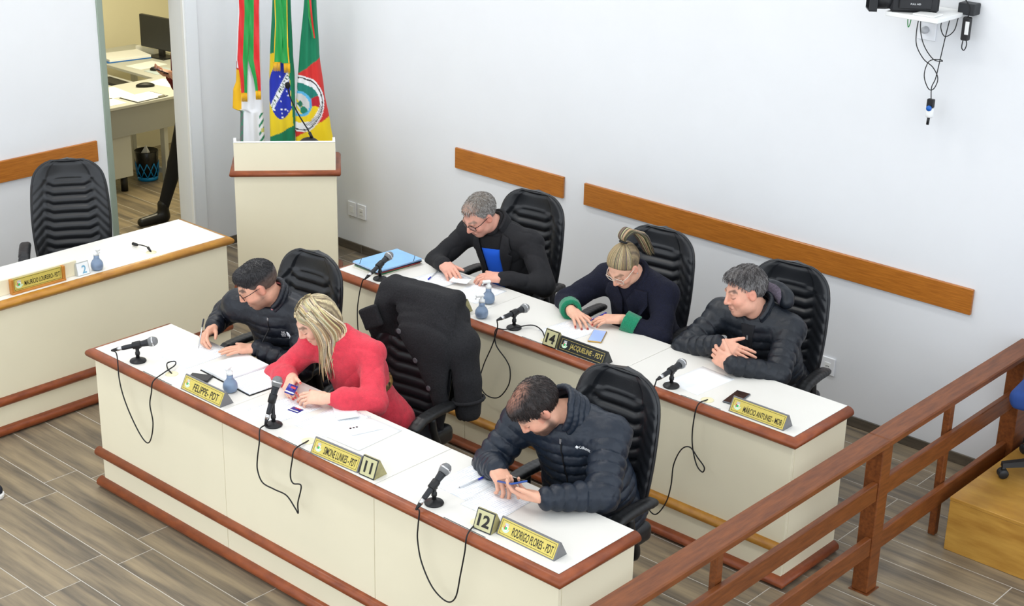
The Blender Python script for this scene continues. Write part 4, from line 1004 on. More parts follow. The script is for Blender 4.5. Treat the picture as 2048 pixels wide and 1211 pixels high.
# ---------------------------------------------------------------- woman with ponytail
def woman_ponytail():
    J = dict(HC=(4.200, -1.215, 1.085), N=(4.205, -1.105, 0.985), SL=(4.370, -1.075, 0.925), SR=(4.010, -1.110, 0.930), P=(4.18, -0.90, 0.54),
             WL=(4.270, -1.300, 0.828), WR=(4.010, -1.405, 0.832), poleL=np.array((0.9, 0.25, -0.4)), poleR=np.array((-0.9, 0.25, -0.4)))
    p = Person('person', 'woman with high ponytail and pale glasses in navy coat with green cuffs', J, head_frame(4, 42, 2), female=True, bulk=1.02, skin=(230, 178, 152))
    p.browc = (110, 84, 62)
    p.body([('L', (-0.80, -0.58, -0.04), (-0.1, 0.1, -1), (0.30, 0.32, 0.35, 0.4), dict(spread=0.08, thumb=(0.8, 0.5, 0.1, 0.3))),
            ('R', (0.92, -0.38, -0.08), (0.1, 0.0, -1), (0.22, 0.34, 0.36, 0.34), dict(spread=0.22, thumb=(0.75, 0.6, 0.2, 0.3)))], sc=0.95, jaw=0.95, nails=(150, 16, 34), hsc=0.90)
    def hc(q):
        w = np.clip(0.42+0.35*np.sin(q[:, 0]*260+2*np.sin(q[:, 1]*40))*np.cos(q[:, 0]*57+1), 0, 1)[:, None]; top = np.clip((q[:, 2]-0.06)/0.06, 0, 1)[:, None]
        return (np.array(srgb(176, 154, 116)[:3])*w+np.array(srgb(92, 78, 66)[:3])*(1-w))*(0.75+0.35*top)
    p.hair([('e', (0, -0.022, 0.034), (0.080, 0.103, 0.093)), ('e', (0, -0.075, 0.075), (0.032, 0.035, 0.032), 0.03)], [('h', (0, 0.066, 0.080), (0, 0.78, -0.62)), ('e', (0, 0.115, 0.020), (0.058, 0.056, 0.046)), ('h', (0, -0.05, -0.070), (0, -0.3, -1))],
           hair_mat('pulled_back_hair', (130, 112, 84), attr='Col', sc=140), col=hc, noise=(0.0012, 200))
    rnd = random.Random(8); sp = []
    for k in range(150):
        a = rnd.random()*2*math.pi; e = rnd.random()**0.5; ox, oz = 0.018*e*math.cos(a), 0.016*e*math.sin(a); g_ = 1.6
        sp.append([(ox*0.7, -0.080, 0.118+oz*0.5), (ox*g_-0.004, -0.098+oz*0.5, 0.160+oz), (ox*2.0-0.012, -0.150, 0.150+oz*1.6), (ox*2.4-0.022, -0.178+oz, 0.085), (ox*2.4-0.030, -0.180+oz*1.5, 0.015+0.03*rnd.random()), (ox*2.0-0.034, -0.165+oz*1.5, -0.045-0.045*rnd.random())])
    for k in range(110):   # locks combed to the tie
        x = -1+2*k/109+rnd.uniform(-0.01, 0.01); S_ = np.array((0.078*x, 0.069-0.050*x*x, 0.083-0.062*x*x)); sp.append([on_cap(lerp(S_, (0.006*x, -0.084, 0.112), q_), (0, -0.022, 0.034), (0.080, 0.103, 0.093), 1.0 if q_ == 0 else 1.012) for q_ in (0, 0.2, 0.4, 0.6, 0.8, 1.0)])
    strands(p, sp, 'ponytail', mat('hair_locks', (180, 160, 120), 0.4, attr='Col'), r=0.0030, rgbs=[(166, 144, 106), (140, 120, 90), (104, 88, 72), (196, 178, 136), (84, 72, 62)], parent=p.parts['hair'][0])
    MB().tube([p.hp(0.020*math.cos(a), -0.083+0.008*math.sin(a), 0.124+0.016*math.sin(a))-p.loc for a in [2*math.pi*k/16 for k in range(16)]], 0.006, 6, closed=True).build('hair_tie', M_BLACKP, p.parts['hair'][0])
    p.glasses((222, 206, 190), w=0.027, hh=0.021, r=0.0021, rx=4.5, metal=0.1)
    m = mat('navy_boucle_coat', (13, 16, 36), 0.95, var=0.40, vscale=160, bump=0.8, bscale=120); J = p.J
    gm = mat('green_teddy_cuff', (18, 128, 92), 0.95, var=0.25, vscale=160, bump=0.8, bscale=240, sheen=0.3)
    f = Field(*bounds([J['SL'], J['SR'], J['EL'], J['ER'], J['WL'], J['WR'], J['P']], 0.20), 0.006)
    p.torso(f, 0.030); p.sleeves(f, (0.072, 0.066, 0.062, 0.052), None, 0.03, back=0.105); f.disp(lambda X, Y, Z: 0.0020*nsin(X, Y, Z, 46, 1.9)+folds(X, Y, Z, 0.016, 32, 1.9))
    f.cut(el(J['N']+p.A*0.07+p.F*0.035, (0.056, 0.060, 0.07), p.M), 0.01); p.emit('coat', f, m)
    for c in 'LR':
        fc = Field(J['W'+c]-0.14, J['W'+c]+0.14, 0.005); dv = nrm(J['W'+c]-J['E'+c]); a = J['W'+c]-dv*0.085; b = J['W'+c]-dv*0.018
        fc.u(rc(a-dv*0.03, b+dv*0.03, 0.060, 0.056)); fc.op(half(b+dv*0.006, dv), 0, 'i'); fc.op(half(a-dv*0.004, -dv), 0, 'i'); fc.cut(rc(b-dv*0.03, b+dv*0.08, 0.030, 0.034), 0.01); fc.disp(lambda X, Y, Z: 0.0016*nsin(X, Y, Z, 300, 1.9)); p.emit('cuff', fc, gm)
    c = J['N']-p.A*0.01; u_, v_ = -p.Rv, p.A
    p.collar(m, 0.070, 0.016, -0.01, 0.035, gap=50, tilt=0.4, flare=0.010)
    p.decal('coat', 'lapel', [(0.012, -0.045), (0.055, 0.015), (0.120, 0.00), (0.135, -0.060), (0.095, -0.110), (0.030, -0.150)], c, u_, v_, m, off=0.016, thick=0.008)
    p.decal('coat', 'lapel', [(-0.012, -0.045), (-0.020, -0.150), (-0.095, -0.115), (-0.138, -0.060), (-0.120, 0.00), (-0.055, 0.015)], c, u_, v_, m, off=0.016, thick=0.008)
    bv = p.bvh('coat')
    for (a, b) in ((-0.070, -0.215), (0.055, -0.225)):
        q = c+u_*a+v_*b; hit = bv.ray_cast(Vector(q+p.F*0.3), Vector(-p.F))
        if hit[0] is not None: MB().lathe([(0.0, 0.0), (0.014, 0.0), (0.015, 0.003), (0.011, 0.005), (0.0, 0.004)], 16, trn(*(np.array(hit[0])-p.loc)) @ Vector(p.F).to_track_quat('Z', 'Y').to_matrix().to_4x4()).build('button', M_BLACKP, p.t)
    MB().lathe([(0.0, 0.0), (0.004, 0.0), (0.004, 0.003), (0.0, 0.004)], 10, trn(*(p.hp(-0.081, 0.0, -0.032)-p.loc))).build('earring', mat('silver', (220, 222, 226), 0.2, metal=0.9), p.t)
    p.legs((30, 30, 36)); return p
# ---------------------------------------------------------------- smiling man with crossed forearms
def man_smiling():
    J = dict(HC=(4.895, -1.115, 1.105), N=(4.935, -1.040, 0.975), SL=(5.115, -1.020, 0.920), SR=(4.735, -1.060, 0.915), P=(4.95, -0.86, 0.54),
             WL=(5.030, -1.405, 0.838), WR=(4.885, -1.300, 0.872), poleL=np.array((0.8, 0.2, -0.5)), poleR=np.array((-0.8, -0.2, -0.5)))
    p = Person('person', 'smiling man in black puffer jacket leaning on crossed forearms looking aside', J, head_frame(30, 12, -6), bulk=1.05, skin=(228, 172, 148))
    p.browc = (74, 60, 52)
    def paint(mixc, q, x, y, z, g):
        mixc(0.22*np.clip((-0.048-z)/0.02, 0, 1)*np.clip((y+0.0)/0.03, 0, 1), (150, 118, 104))
        mixc(0.35*g(np.abs(x-0.033-(-0.05-z)*0.15), 0.0035)*(z < -0.03)*(z > -0.072)*(y > 0.05), (150, 90, 74))
    p.body([('L', (-0.92, 0.18, 0.10), (0.1, 1.0, -0.35), (0.40, 0.45, 0.5, 0.5), dict(spread=0.06, thumb=(0.75, 0.7, -0.1, 0.15))),
            ('R', (0.90, 0.22, -0.16), (0.1, 0.5, -0.85), (0.10, 0.10, 0.14, 0.2), dict(spread=0.10, thumb=(0.85, 0.55, -0.25, 0.1)))], jaw=1.04, nose=1.12, paint=paint, hsc=1.0)
    def hc(q):
        k = np.clip((q[:, 2]-0.03)/0.05, 0, 1)[:, None]; w = np.clip(0.5+0.8*np.sin(q[:, 0]*240+q[:, 1]*120), 0, 1)[:, None]*0.35
        c = np.array(srgb(128, 126, 126)[:3])*(1-k)+np.array(srgb(58, 54, 54)[:3])*k
        return c*(1-w)+np.array(srgb(120, 116, 114)[:3])*w
    p.hair([('e', (0, -0.022, 0.035), (0.081, 0.103, 0.093)), ('e', (0, 0.040, 0.092), (0.062, 0.056, 0.034), 0.02), ('e', (0, -0.005, 0.108), (0.058, 0.075, 0.026), 0.02)], [('h', (0, 0.074, 0.082), (0, 0.70, -0.71)), ('e', (0, 0.120, 0.020), (0.055, 0.058, 0.045)), ('h', (0, -0.05, -0.060), (0, -0.2, -1))],
           hair_mat('greying_hair', (70, 66, 66), attr='Col', sc=120), col=hc, noise=(0.0026, 150))
    rnd = random.Random(2); sp = []
    for k in range(100):
        x = -0.060+0.120*k/99; a_ = np.array((x*0.7, -0.03+0.02*rnd.random(), 0.135)); b_ = np.array((x*1.05+0.012, 0.080, 0.092-3*x*x)); lf = 1.06+0.05*rnd.random(); sp.append([on_cap(lerp(a_, b_, q_), (0, -0.018, 0.036), (0.081, 0.103, 0.096), 1.0+(lf-1.0)*min(1, q_*1.6)) for q_ in (0, 0.3, 0.6, 0.85, 1.0)])
    strands(p, sp, 'fringe', mat('hair_locks', (180, 160, 120), 0.4, attr='Col'), r=0.0030, rgbs=[(62, 58, 58), (84, 80, 80), (110, 106, 106), (50, 46, 48)], parent=p.parts['hair'][0])
    p.fuzz(1500, 0.018, [(62, 58, 58), (100, 98, 98), (128, 126, 126), (50, 46, 48)], r=0.0012)
    m = M_PUFF('charcoal_puffer', (25, 30, 38)); J = p.J
    f = Field(*bounds([J['SL'], J['SR'], J['EL'], J['ER'], J['WL'], J['WR'], J['P']], 0.20), 0.0048)
    q = (0.050, 0.0085); p.torso(f, 0.024, q); p.sleeves(f, (0.070, 0.066, 0.060, 0.046), q, 0.03, back=0.010)
    f.disp(lambda X, Y, Z: 0.0026*nsin(X, Y, Z, 66, 2.6)+0.0013*nsin(X, Y, Z, 150, 1.2)); f.cut(el(J['N']+p.A*0.08+p.F*0.045, (0.060, 0.070, 0.085), p.M), 0.01); p.emit('jacket', f, m)
    p.collar(m, 0.080, 0.016, -0.012, 0.050, gap=48, tilt=0.8, flare=0.014)
    # dropped hood behind the neck, with its fleece lining
    hd = Field(J['N']-0.22, J['N']+0.22, 0.006); B_ = J['N']-p.F*0.085+p.A*0.012
    for k in range(9):
        a0, a1 = math.radians(-80+20*k-10), math.radians(-80+20*k+10)
        P0 = B_-p.F*0.055*math.cos(a0)-p.Rv*0.125*math.sin(a0)+p.A*(0.035*math.cos(a0)); P1 = B_-p.F*0.055*math.cos(a1)-p.Rv*0.125*math.sin(a1)+p.A*(0.035*math.cos(a1)); hd.u(rc(P0, P1, 0.036, 0.036), 0.02)
    hd.disp(lambda X, Y, Z: 0.003*nsin(X, Y, Z, 70, 0.2)); p.emit('hood', hd, m)
    ln = Field(J['N']-0.22, J['N']+0.22, 0.006)
    for k in range(9):
        a0, a1 = math.radians(-80+20*k-10), math.radians(-80+20*k+10)
        P0 = B_-p.F*0.025*math.cos(a0)-p.Rv*0.100*math.sin(a0)+p.A*(0.052*math.cos(a0)+0.004); P1 = B_-p.F*0.025*math.cos(a1)-p.Rv*0.100*math.sin(a1)+p.A*(0.052*math.cos(a1)+0.004); ln.u(rc(P0, P1, 0.024, 0.024), 0.02)
    p.emit('hood_lining', ln, mat('mauve_fleece', (92, 84, 96), 0.95, var=0.3, vscale=90, bump=0.7, bscale=200))
    zipper(p, J['N']+p.F*0.05-p.A*0.06, J['N']-p.A*0.32, 'jacket')
    dk = mat('dark_undershirt', (26, 27, 32), 0.9); p.decal('jacket', 'shirt_front', [(-0.040, 0.01), (0.040, 0.01), (0.012, -0.125), (-0.012, -0.125)], J['N']-p.A*0.02, -p.Rv, p.A, dk, off=0.003)
    p.legs((40, 42, 50)); return p
for fn in (man_writing, woman_coral, man_phone, man_blazer, woman_ponytail, man_smiling): fn()
# ================================================================== MICROPHONES
M_MICB = mat('mic_dark_metal', (44, 46, 50), 0.42, metal=0.3)
M_GRILL = mat('mic_steel_mesh', (150, 152, 154), 0.35, metal=0.75, bump=0.9, bscale=900)
M_STEEL = mat('bright_steel', (205, 206, 208), 0.25, metal=0.9)
M_CABLE = mat('black_cable', (18, 18, 20), 0.5)
def frame_z(d):
    return Vector(d).to_track_quat('Z', 'Y').to_matrix().to_4x4()
def microphone(label, x, y, d, cable, up=0.088):
    t = thing('desk_microphone', label, 'microphone', (x, y, H), group='desk microphones on round black bases')
    MB().lathe([(0.0, 0.0), (0.039, 0.0), (0.041, 0.004), (0.038, 0.009), (0.016, 0.013), (0.011, 0.020), (0.0, 0.020)], 28).build('base', M_BLACKP, t)
    MB().lathe([(0.010, 0.018), (0.009, 0.035), (0.012, 0.037), (0.012, 0.050), (0.009, 0.053), (0.009, up-0.014)], 14).build('stand', M_BLACKP, t)
    d = Vector(d).normalized(); c = Vector((0, 0, up)); F_ = frame_z(d); T_ = Matrix.Translation(c) @ F_
    MB().lathe([(0.0165, -0.022), (0.0185, -0.020), (0.0185, 0.016), (0.0168, 0.020)], 16, T_).box(-0.010, 0.010, -0.010, 0.010, -0.020, -0.001, Matrix.Translation(c)).build('clip', M_BLACKP, t)
    MB().lathe([(0.0, -0.074), (0.0105, -0.074), (0.0115, -0.068), (0.0125, 0.0), (0.0170, 0.048), (0.0185, 0.056), (0.0, 0.056)], 20, T_).build('handle', M_MICB, t)
    g = MB().lathe([(0.0, 0.055), (0.020, 0.057), (0.0235, 0.066), (0.0245, 0.078), (0.022, 0.090), (0.014, 0.101), (0.0, 0.105)], 22, T_).build('grille', M_GRILL, t)
    MB().lathe([(0.0248, 0.074), (0.0262, 0.076), (0.0262, 0.080), (0.0248, 0.082)], 22, T_).build('grille_band', M_STEEL, g)
    MB().lathe([(0.0102, -0.098), (0.0102, -0.0742)], 14, T_).build('connector', M_STEEL, t)
    MB().lathe([(0.0045, -0.128), (0.0075, -0.110), (0.0095, -0.0985), (0.0, -0.0985)], 14, T_).build('cable_boot', M_BLACKP, t)
    tail = c+d*(-0.127); o = Vector((x, y, H))
    pts = [tail-d*0.0]+[Vector(p)-o for p in cable]
    MB().tube(smooth_path(pts, 7), 0.0033, 7).build('cable', M_CABLE, t)
fy = -3.452; by = -1.822
microphone('desk microphone farthest left on the front row, beside the handwriting sheet', 2.856, -3.340, (0.62, 0.72, 0.20),
  [(2.82, -3.435, 0.835), (2.851, fy, 0.728), (2.874, fy, 0.641), (2.926, fy, 0.55), (2.999, fy, 0.467), (3.054, fy, 0.443), (3.091, fy, 0.486), (3.113, fy, 0.574), (3.098, fy, 0.662), (3.118, fy, 0.734), (3.118, -3.438, 0.788), (3.085, -3.35, 0.795), (3.060, -3.270, 0.800), (3.020, -3.240, 0.800), (3.008, -3.275, 0.798), (3.050, -3.305, 0.792), (3.0975, -3.3158, 0.7828)])
microphone('desk microphone pointing steeply up before the blonde woman', 3.882, -3.333, (0.02, 0.36, 0.93),
  [(3.872, -3.365, 0.792), (3.90, -3.425, 0.800), (3.925, fy, 0.75), (3.908, fy, 0.672), (3.904, fy, 0.608), (3.936, fy, 0.556), (4.016, fy, 0.552), (4.102, fy, 0.553), (4.160, fy, 0.510), (4.178, fy, 0.495), (4.178, fy, 0.545), (4.204, fy, 0.640), (4.150, fy, 0.632), (4.133, fy, 0.665), (4.148, fy, 0.740), (4.150, -3.436, 0.792), (4.1125, -3.3258, 0.7828)], up=0.135)
microphone('desk microphone nearest the camera, left of the number 12 block', 4.909, -3.339, (0.02, 0.80, 0.60),
  [(4.93, -3.445, 0.795), (4.930, fy, 0.73), (4.927, fy, 0.664), (4.95, fy, 0.569), (5.013, fy, 0.478), (5.093, fy, 0.447), (5.144, fy, 0.488), (5.17, fy, 0.604), (5.192, fy, 0.715), (5.192, -3.437, 0.790), (5.1425, -3.3258, 0.7828)])
microphone('desk microphone beside the blue folders on the back row', 2.851, -1.707, (0.02, 0.88, 0.45),
  [(2.82, -1.812, 0.790), (2.800, by, 0.70), (2.783, by, 0.58), (2.80, by, 0.42), (2.88, by, 0.33), (2.97, by, 0.40), (3.06, by, 0.60), (3.102, by, 0.735), (3.114, -1.806, 0.788), (3.065, -1.72, 0.7828)])
microphone('desk microphone with looping cables left of the number 14 block', 3.875, -1.709, (0.05, 1.0, 0.06),
  [(3.850, -1.812, 0.80), (3.825, by, 0.70), (3.767, by, 0.572), (3.740, by, 0.462), (3.788, by, 0.405), (3.878, by, 0.42), (3.947, by, 0.514), (3.955, by, 0.602), (3.926, by, 0.65), (3.853, by, 0.713), (3.840, -1.812, 0.792), (3.872, -1.765, 0.790), (3.940, -1.650, 0.800), (4.02, -1.660, 0.800), (4.090, -1.708, 0.790), (4.104, -1.71, 0.7828)])
microphone('desk microphone in front of the smiling man', 4.905, -1.716, (-0.02, 1.0, 0.10),
  [(4.90, -1.86, 0.78), (4.862, by-0.03, 0.60), (4.85, by, 0.40), (4.858, by, 0.22), (4.889, by, 0.150), (4.939, by, 0.135), (4.994, by, 0.223), (5.017, by, 0.327), (5.024, by, 0.438), (5.061, by, 0.532), (5.117, by-0.01, 0.570), (5.165, by-0.008, 0.53), (5.200, by, 0.49), (5.19, by+0.002, 0.46), (5.153, by+0.004, 0.485), (5.122, by+0.004, 0.575), (5.120, by, 0.68), (5.130, -1.810, 0.787), (5.1225, -1.72, 0.7828)])

# ================================================================== NAME PLATES AND NUMBER BLOCKS
M_GOLD = mat('brushed_gold_plate', (212, 194, 98), 0.42, metal=0.0, var=0.05, vscale=20, stretch=(1, 12, 12))
M_INK = mat('black_lettering', (30, 28, 22), 0.5)
M_PLATE = mat('grey_plate_body', (120, 120, 122), 0.45, metal=0.2)
M_DARKPL = mat('dark_plate_body', (44, 46, 46), 0.3, metal=0.2)
M_GOLDINK = mat('gold_lettering', (206, 186, 104), 0.35, metal=0.3)
def crest(t, T_, s=0.016):
    """small municipal crest: mural crown, red-white-green shield, white ribbon"""
    def flat(nm, poly, rgb, z0, z1): MB().prism([(a*s, b*s) for a, b in poly], z0, z1, T_).build(nm, mat('crest_%d_%d_%d' % rgb, rgb, 0.5), t)
    arc = lambda r, a0, a1, n=10, sy=1.0: [(r*math.cos(math.radians(a0+(a1-a0)*k/n)), r*sy*math.sin(math.radians(a0+(a1-a0)*k/n))) for k in range(n+1)]
    flat('crest', arc(1.45, 185, 355, 12, 0.95)+arc(1.0, 355, 185, 12, 0.75), (206, 240, 206), 0.0006, 0.0011)
    flat('crest', [(-0.8, 0.8), (-0.8, -0.2)]+arc(0.8, 180, 360, 8, 1.0)+[(0.8, 0.8)], (236, 236, 230), 0.0006, 0.0012)
    flat('crest', [(-0.72, 0.7), (-0.72, -0.2)]+arc(0.72, 180, 240, 4)+[(-0.3, 0.7)], (190, 60, 44), 0.0012, 0.0016)
    flat('crest', arc(0.48, 0, 360, 12), (60, 190, 100), 0.0012, 0.0018)
    flat('crest', [(-0.62, 0.9), (-0.75, 1.6), (-0.4, 1.4), (0, 1.65), (0.4, 1.4), (0.75, 1.6), (0.62, 0.9)], (196, 196, 200), 0.0006, 0.0014)
def nameplate(text, label, x, y, rz=0.0, L=0.302, dark=False):
    t = thing('nameplate', label, 'nameplate', (x, y, H), math.radians(rz), group='triangular desk nameplates')
    D, Z = 0.078, 0.066; ys = D*0.5
    R_ = Matrix(((0, 0, 1, 0), (1, 0, 0, 0), (0, 1, 0, 0), (0, 0, 0, 1)))
    MB().prism([(0, 0), (D, 0), (ys+0.003, Z), (ys-0.003, Z)], 0, L, R_).build('body', M_DARKPL if dark else M_PLATE, t)
    ang = math.atan2(Z, ys-0.003); ln = math.hypot(Z, ys-0.003)
    T_ = Matrix.Translation((L/2, (ys-0.003)/2, Z/2)) @ rot('X', ang)
    w, h = L-0.012, ln-0.010
    f = MB().box(-w/2, w/2, -h/2, h/2, 0.0002, 0.0012, T_).build('face_plate', M_DARKPL if dark else M_GOLD, t)
    ink = M_GOLDINK if dark else M_INK
    for (xa, xb, ya, yb) in ((-w/2+0.006, w/2-0.006, h/2-0.007, h/2-0.0055), (-w/2+0.006, w/2-0.006, -h/2+0.0055, -h/2+0.007), (-w/2+0.006, -w/2+0.0075, -h/2+0.0055, h/2-0.0055), (w/2-0.0075, w/2-0.006, -h/2+0.0055, h/2-0.0055)):
        MB().box(xa, xb, ya, yb, 0.0012, 0.0016, T_).build('border_line', ink, f)
    tw = min(w-0.080, 0.0155*len(text)); me = fit_text(text, tw, h*0.52, bold=0.012); me.transform(T_ @ trn(0.026, -0.002, 0.0019)); obj('lettering', me, ink, f)
    crest(f, T_ @ trn(-w/2+0.032, -0.001, 0.0008), 0.0130)
    return t
nameplate('FELIPPE- PDT', 'gold nameplate reading FELIPPE- PDT on the front desk row', 3.264, -3.388)
nameplate('SIMONE LUNKES - PDT', 'gold nameplate reading SIMONE LUNKES - PDT on the front desk row', 4.205, -3.397, 3, L=0.285)
nameplate('RODRIGO FLORES - PDT', 'gold nameplate reading RODRIGO FLORES - PDT at the front right corner', 5.257, -3.342)
nameplate('PROFESSOR CORAZZA - PT', 'gold nameplate reading PROFESSOR CORAZZA - PT on the back row', 3.178, -1.768, 0, L=0.285)
nameplate('JACQUELINE - PDT', 'dark nameplate reading JACQUELINE - PDT on the back row', 4.218, -1.764, dark=True)
nameplate('MÁRCIO ANTUNES - MDB', 'gold nameplate reading MÁRCIO ANTUNES - MDB on the back row', 5.262, -1.750)
M_NUMB = mat('aged_brass_block', (172, 164, 116), 0.45, rgb2=(140, 132, 92), vscale=30)
def number_block(num, label, x, y, rz=0.0, L=0.09, Z=0.080):
    t = thing('number_block', label, 'number block', (x, y, H), math.radians(rz), group='brass number blocks beside the nameplates')
    D = 0.080; ys = D*0.45; R_ = Matrix(((0, 0, 1, 0), (1, 0, 0, 0), (0, 1, 0, 0), (0, 0, 0, 1)))
    MB().prism([(0, 0), (D, 0), (ys+0.003, Z), (ys-0.003, Z)], 0, L, R_).build('body', M_NUMB, t)
    ang = math.atan2(Z, ys-0.003); ln = math.hypot(Z, ys-0.003); T_ = Matrix.Translation((L/2, (ys-0.003)/2, Z/2)) @ rot('X', ang)
    e = 0.0
    MB().box(-L/2-0.001, L/2+0.001, -ln/2, ln/2, 0.0002, 0.0025, T_, bev=0.001).build('rim', M_DARKPL, t)
    f = MB().box(-L/2+0.004, L/2-0.004, -ln/2+0.005, ln/2-0.005, 0.0026, 0.0042, T_, bev=0.001).build('face_plate', mat('pale_brass_face', (200, 196, 150), 0.45, var=0.08), t)
    me = fit_text(num, L*0.66 if num != '11' else L*0.50, ln*0.58, bold=0.035); me.transform(T_ @ trn(0, 0, 0.0050)); obj('digits', me, M_INK, f)
number_block('12', 'brass block with number 12 left of the RODRIGO nameplate', 5.160, -3.372, 4)
number_block('11', 'brass block with number 11 right of the SIMONE nameplate', 4.500, -3.380, 3, L=0.088)
number_block('13', 'brass block with number 13 right of the PROFESSOR nameplate', 3.470, -1.764, 0, L=0.084)
number_block('14', 'brass block with number 14 left of the JACQUELINE nameplate', 4.122, -1.766, 0, L=0.088)
# left desk: cream backing board, wooden plate holder, number 2
bb = MB().box(0, 0.012, -0.75, 0.0, 0.0, 0.088, bev=0.002).build('backing_board', mat('cream_backing_board', (238, 228, 198), 0.5)); bb.location = (1.598, -2.872, H)
tag(bb, 'low cream backing board standing behind the left desk nameplate', 'board')
def left_plate():
    t = thing('nameplate', 'gold nameplate reading MAURÍCIO LOUREIRO- PDT in a wooden holder on the left desk', 'nameplate', (1.612, -3.297, H))
    W = mat('holder_oak', (200, 136, 58), 0.45, rgb2=(178, 112, 42), vscale=20)
    MB().box(0.0, 0.030, 0.0, 0.335, 0.0, 0.012, bev=0.002).build('holder', W, t)
    for y in (0.0, 0.319): MB().box(0.0, 0.026, y, y+0.016, 0.012, 0.086, bev=0.002).build('holder', W, t)
    T_ = Matrix(((0, 0, 1, 0.012), (1, 0, 0, 0.1675), (0, 1, 0, 0.049), (0, 0, 0, 1)))
    f = MB().box(-0.150, 0.150, -0.036, 0.036, 0.0, 0.003, T_).build('face_plate', M_GOLD, t)
    for (xa, xb, ya, yb) in ((-0.144, 0.144, 0.029, 0.0308), (-0.144, 0.144, -0.0308, -0.029), (-0.144, -0.1425, -0.0308, 0.0308), (0.1425, 0.144, -0.0308, 0.0308)): MB().box(xa, xb, ya, yb, 0.003, 0.0034, T_).build('border_line', M_INK, f)
    me = fit_text('MAURÍCIO LOUREIRO- PDT', 0.220, 0.034, bold=0.012); me.transform(T_ @ trn(0.028, 0, 0.0038)); obj('lettering', me, M_INK, f); crest(f, T_ @ trn(-0.115, -0.002, 0.0026), 0.0155)
left_plate()
def number_two():
    t = thing('number_block', 'silvery block with a pale blue number 2 on the left desk', 'number block', (1.640, -2.888, H))
    R_ = Matrix(((1, 0, 0, 0), (0, 0, 1, 0), (0, 1, 0, 0), (0, 0, 0, 1)))
    MB().prism([(0.0, 0.0), (-0.060, 0.0), (-0.022, 0.075), (-0.017, 0.075)], 0, 0.082, R_).build('body', mat('silver_block', (196, 200, 198), 0.3, metal=0.4), t)
    d = Vector((0.017, 0, 0.075)).normalized(); nx = Vector((0.075, 0, 0.017)).normalized(); v = Vector((-0.017, 0, 0.075)).normalized()
    T_ = Matrix(((0, v.x, nx.x, -0.0085), (1, v.y, nx.y, 0.041), (0, v.z, nx.z, 0.0375), (0, 0, 0, 1)))
    f = MB().box(-0.037, 0.037, -0.034, 0.034, 0.0004, 0.002, T_, bev=0.0005).build('face_plate', mat('glossy_white_face', (244, 247, 248), 0.15), t)
    me = fit_text('2', 0.028, 0.046, bold=0.02); me.transform(T_ @ trn(0.006, -0.004, 0.0026)); obj('digits', me, mat('pale_blue_ink', (120, 176, 206), 0.4), f)
number_two()

# ================================================================== SPRAY BOTTLES
def bottle(label, x, y, rz=0.0):
    t = thing('spray_bottle', label, 'bottle', (x, y, H), math.radians(rz), group='round blue spray bottles')
    MB().lathe([(0.0, 0.001), (0.024, 0.001), (0.032, 0.008), (0.036, 0.024), (0.034, 0.042), (0.026, 0.056), (0.018, 0.064), (0.0155, 0.072), (0.0155, 0.088), (0.0, 0.088)], 28).build('flask', mat('blue_translucent_plastic', (168, 190, 218), 0.15, trans=0.6, spec=0.5), t)
    MB().lathe([(0.0, 0.004), (0.022, 0.004), (0.030, 0.010), (0.0335, 0.024), (0.0325, 0.038), (0.0, 0.038)], 24).build('liquid', mat('cloudy_gel', (196, 208, 224), 0.3), t)
    MB().lathe([(0.0165, 0.0885), (0.0165, 0.102), (0.010, 0.105), (0.007, 0.118), (0.0, 0.118)], 18).build('cap', M_WHITEP, t)
    MB().box(-0.010, 0.010, -0.034, 0.012, 0.118, 0.134, bev=0.005).tube([(0, -0.030, 0.118), (0, -0.036, 0.108)], 0.004, 6).build('nozzle', M_WHITEP, t)
bottle('round blue spray bottle in front of the open document on the front row', 3.455, -3.241, 20)
bottle('round blue spray bottle beside the number 13 block, nearer the edge', 3.652, -1.720, -30)
bottle('round blue spray bottle behind the other one on the back row', 3.533, -1.540, -30)
bottle('round blue spray bottle beside the number 2 block on the left desk', 1.612, -2.742, 90)

# ================================================================== PAPERS, FOLDERS, PENS, PHONES
M_PAPER = mat('white_paper', (246, 248, 250), 0.7)
def printed_paper():
    m = bpy.data.materials.new('printed_paper'); m.use_nodes = True; nt = m.node_tree; N, L = nt.nodes, nt.links; b = N['Principled BSDF']; b.inputs['Roughness'].default_value = 0.7
    tc = N.new('ShaderNodeTexCoord'); mp = N.new('ShaderNodeMapping'); mp.inputs['Scale'].default_value = (1, 1, 1); L.new(tc.outputs['Object'], mp.inputs[0])
    wv = N.new('ShaderNodeTexWave'); wv.bands_direction = 'Y'; wv.inputs['Scale'].default_value = 26; wv.inputs['Distortion'].default_value = 0.0; L.new(mp.outputs[0], wv.inputs[0])
    nz = N.new('ShaderNodeTexNoise'); nz.inputs['Scale'].default_value = 55; m2 = N.new('ShaderNodeMapping'); m2.inputs['Scale'].default_value = (1.0, 0.35, 1); L.new(tc.outputs['Object'], m2.inputs[0]); L.new(m2.outputs[0], nz.inputs[0])
    cr = N.new('ShaderNodeValToRGB'); cr.color_ramp.elements[0].position = 0.62; cr.color_ramp.elements[1].position = 0.9; L.new(wv.outputs['Fac'], cr.inputs[0])
    c2 = N.new('ShaderNodeValToRGB'); c2.color_ramp.elements[0].position = 0.42; c2.color_ramp.elements[1].position = 0.55; L.new(nz.outputs['Fac'], c2.inputs[0])
    mu = N.new('ShaderNodeMath'); mu.operation = 'MULTIPLY'; L.new(cr.outputs[0], mu.inputs[0]); L.new(c2.outputs[0], mu.inputs[1])
    mx = N.new('ShaderNodeMix'); mx.data_type = 'RGBA'; L.new(mu.outputs[0], mx.inputs[0]); mx.inputs[6].default_value = srgb(246, 248, 250); mx.inputs[7].default_value = srgb(206, 214, 226); L.new(mx.outputs[2], b.inputs['Base Color']); return m
M_PRINT = printed_paper()
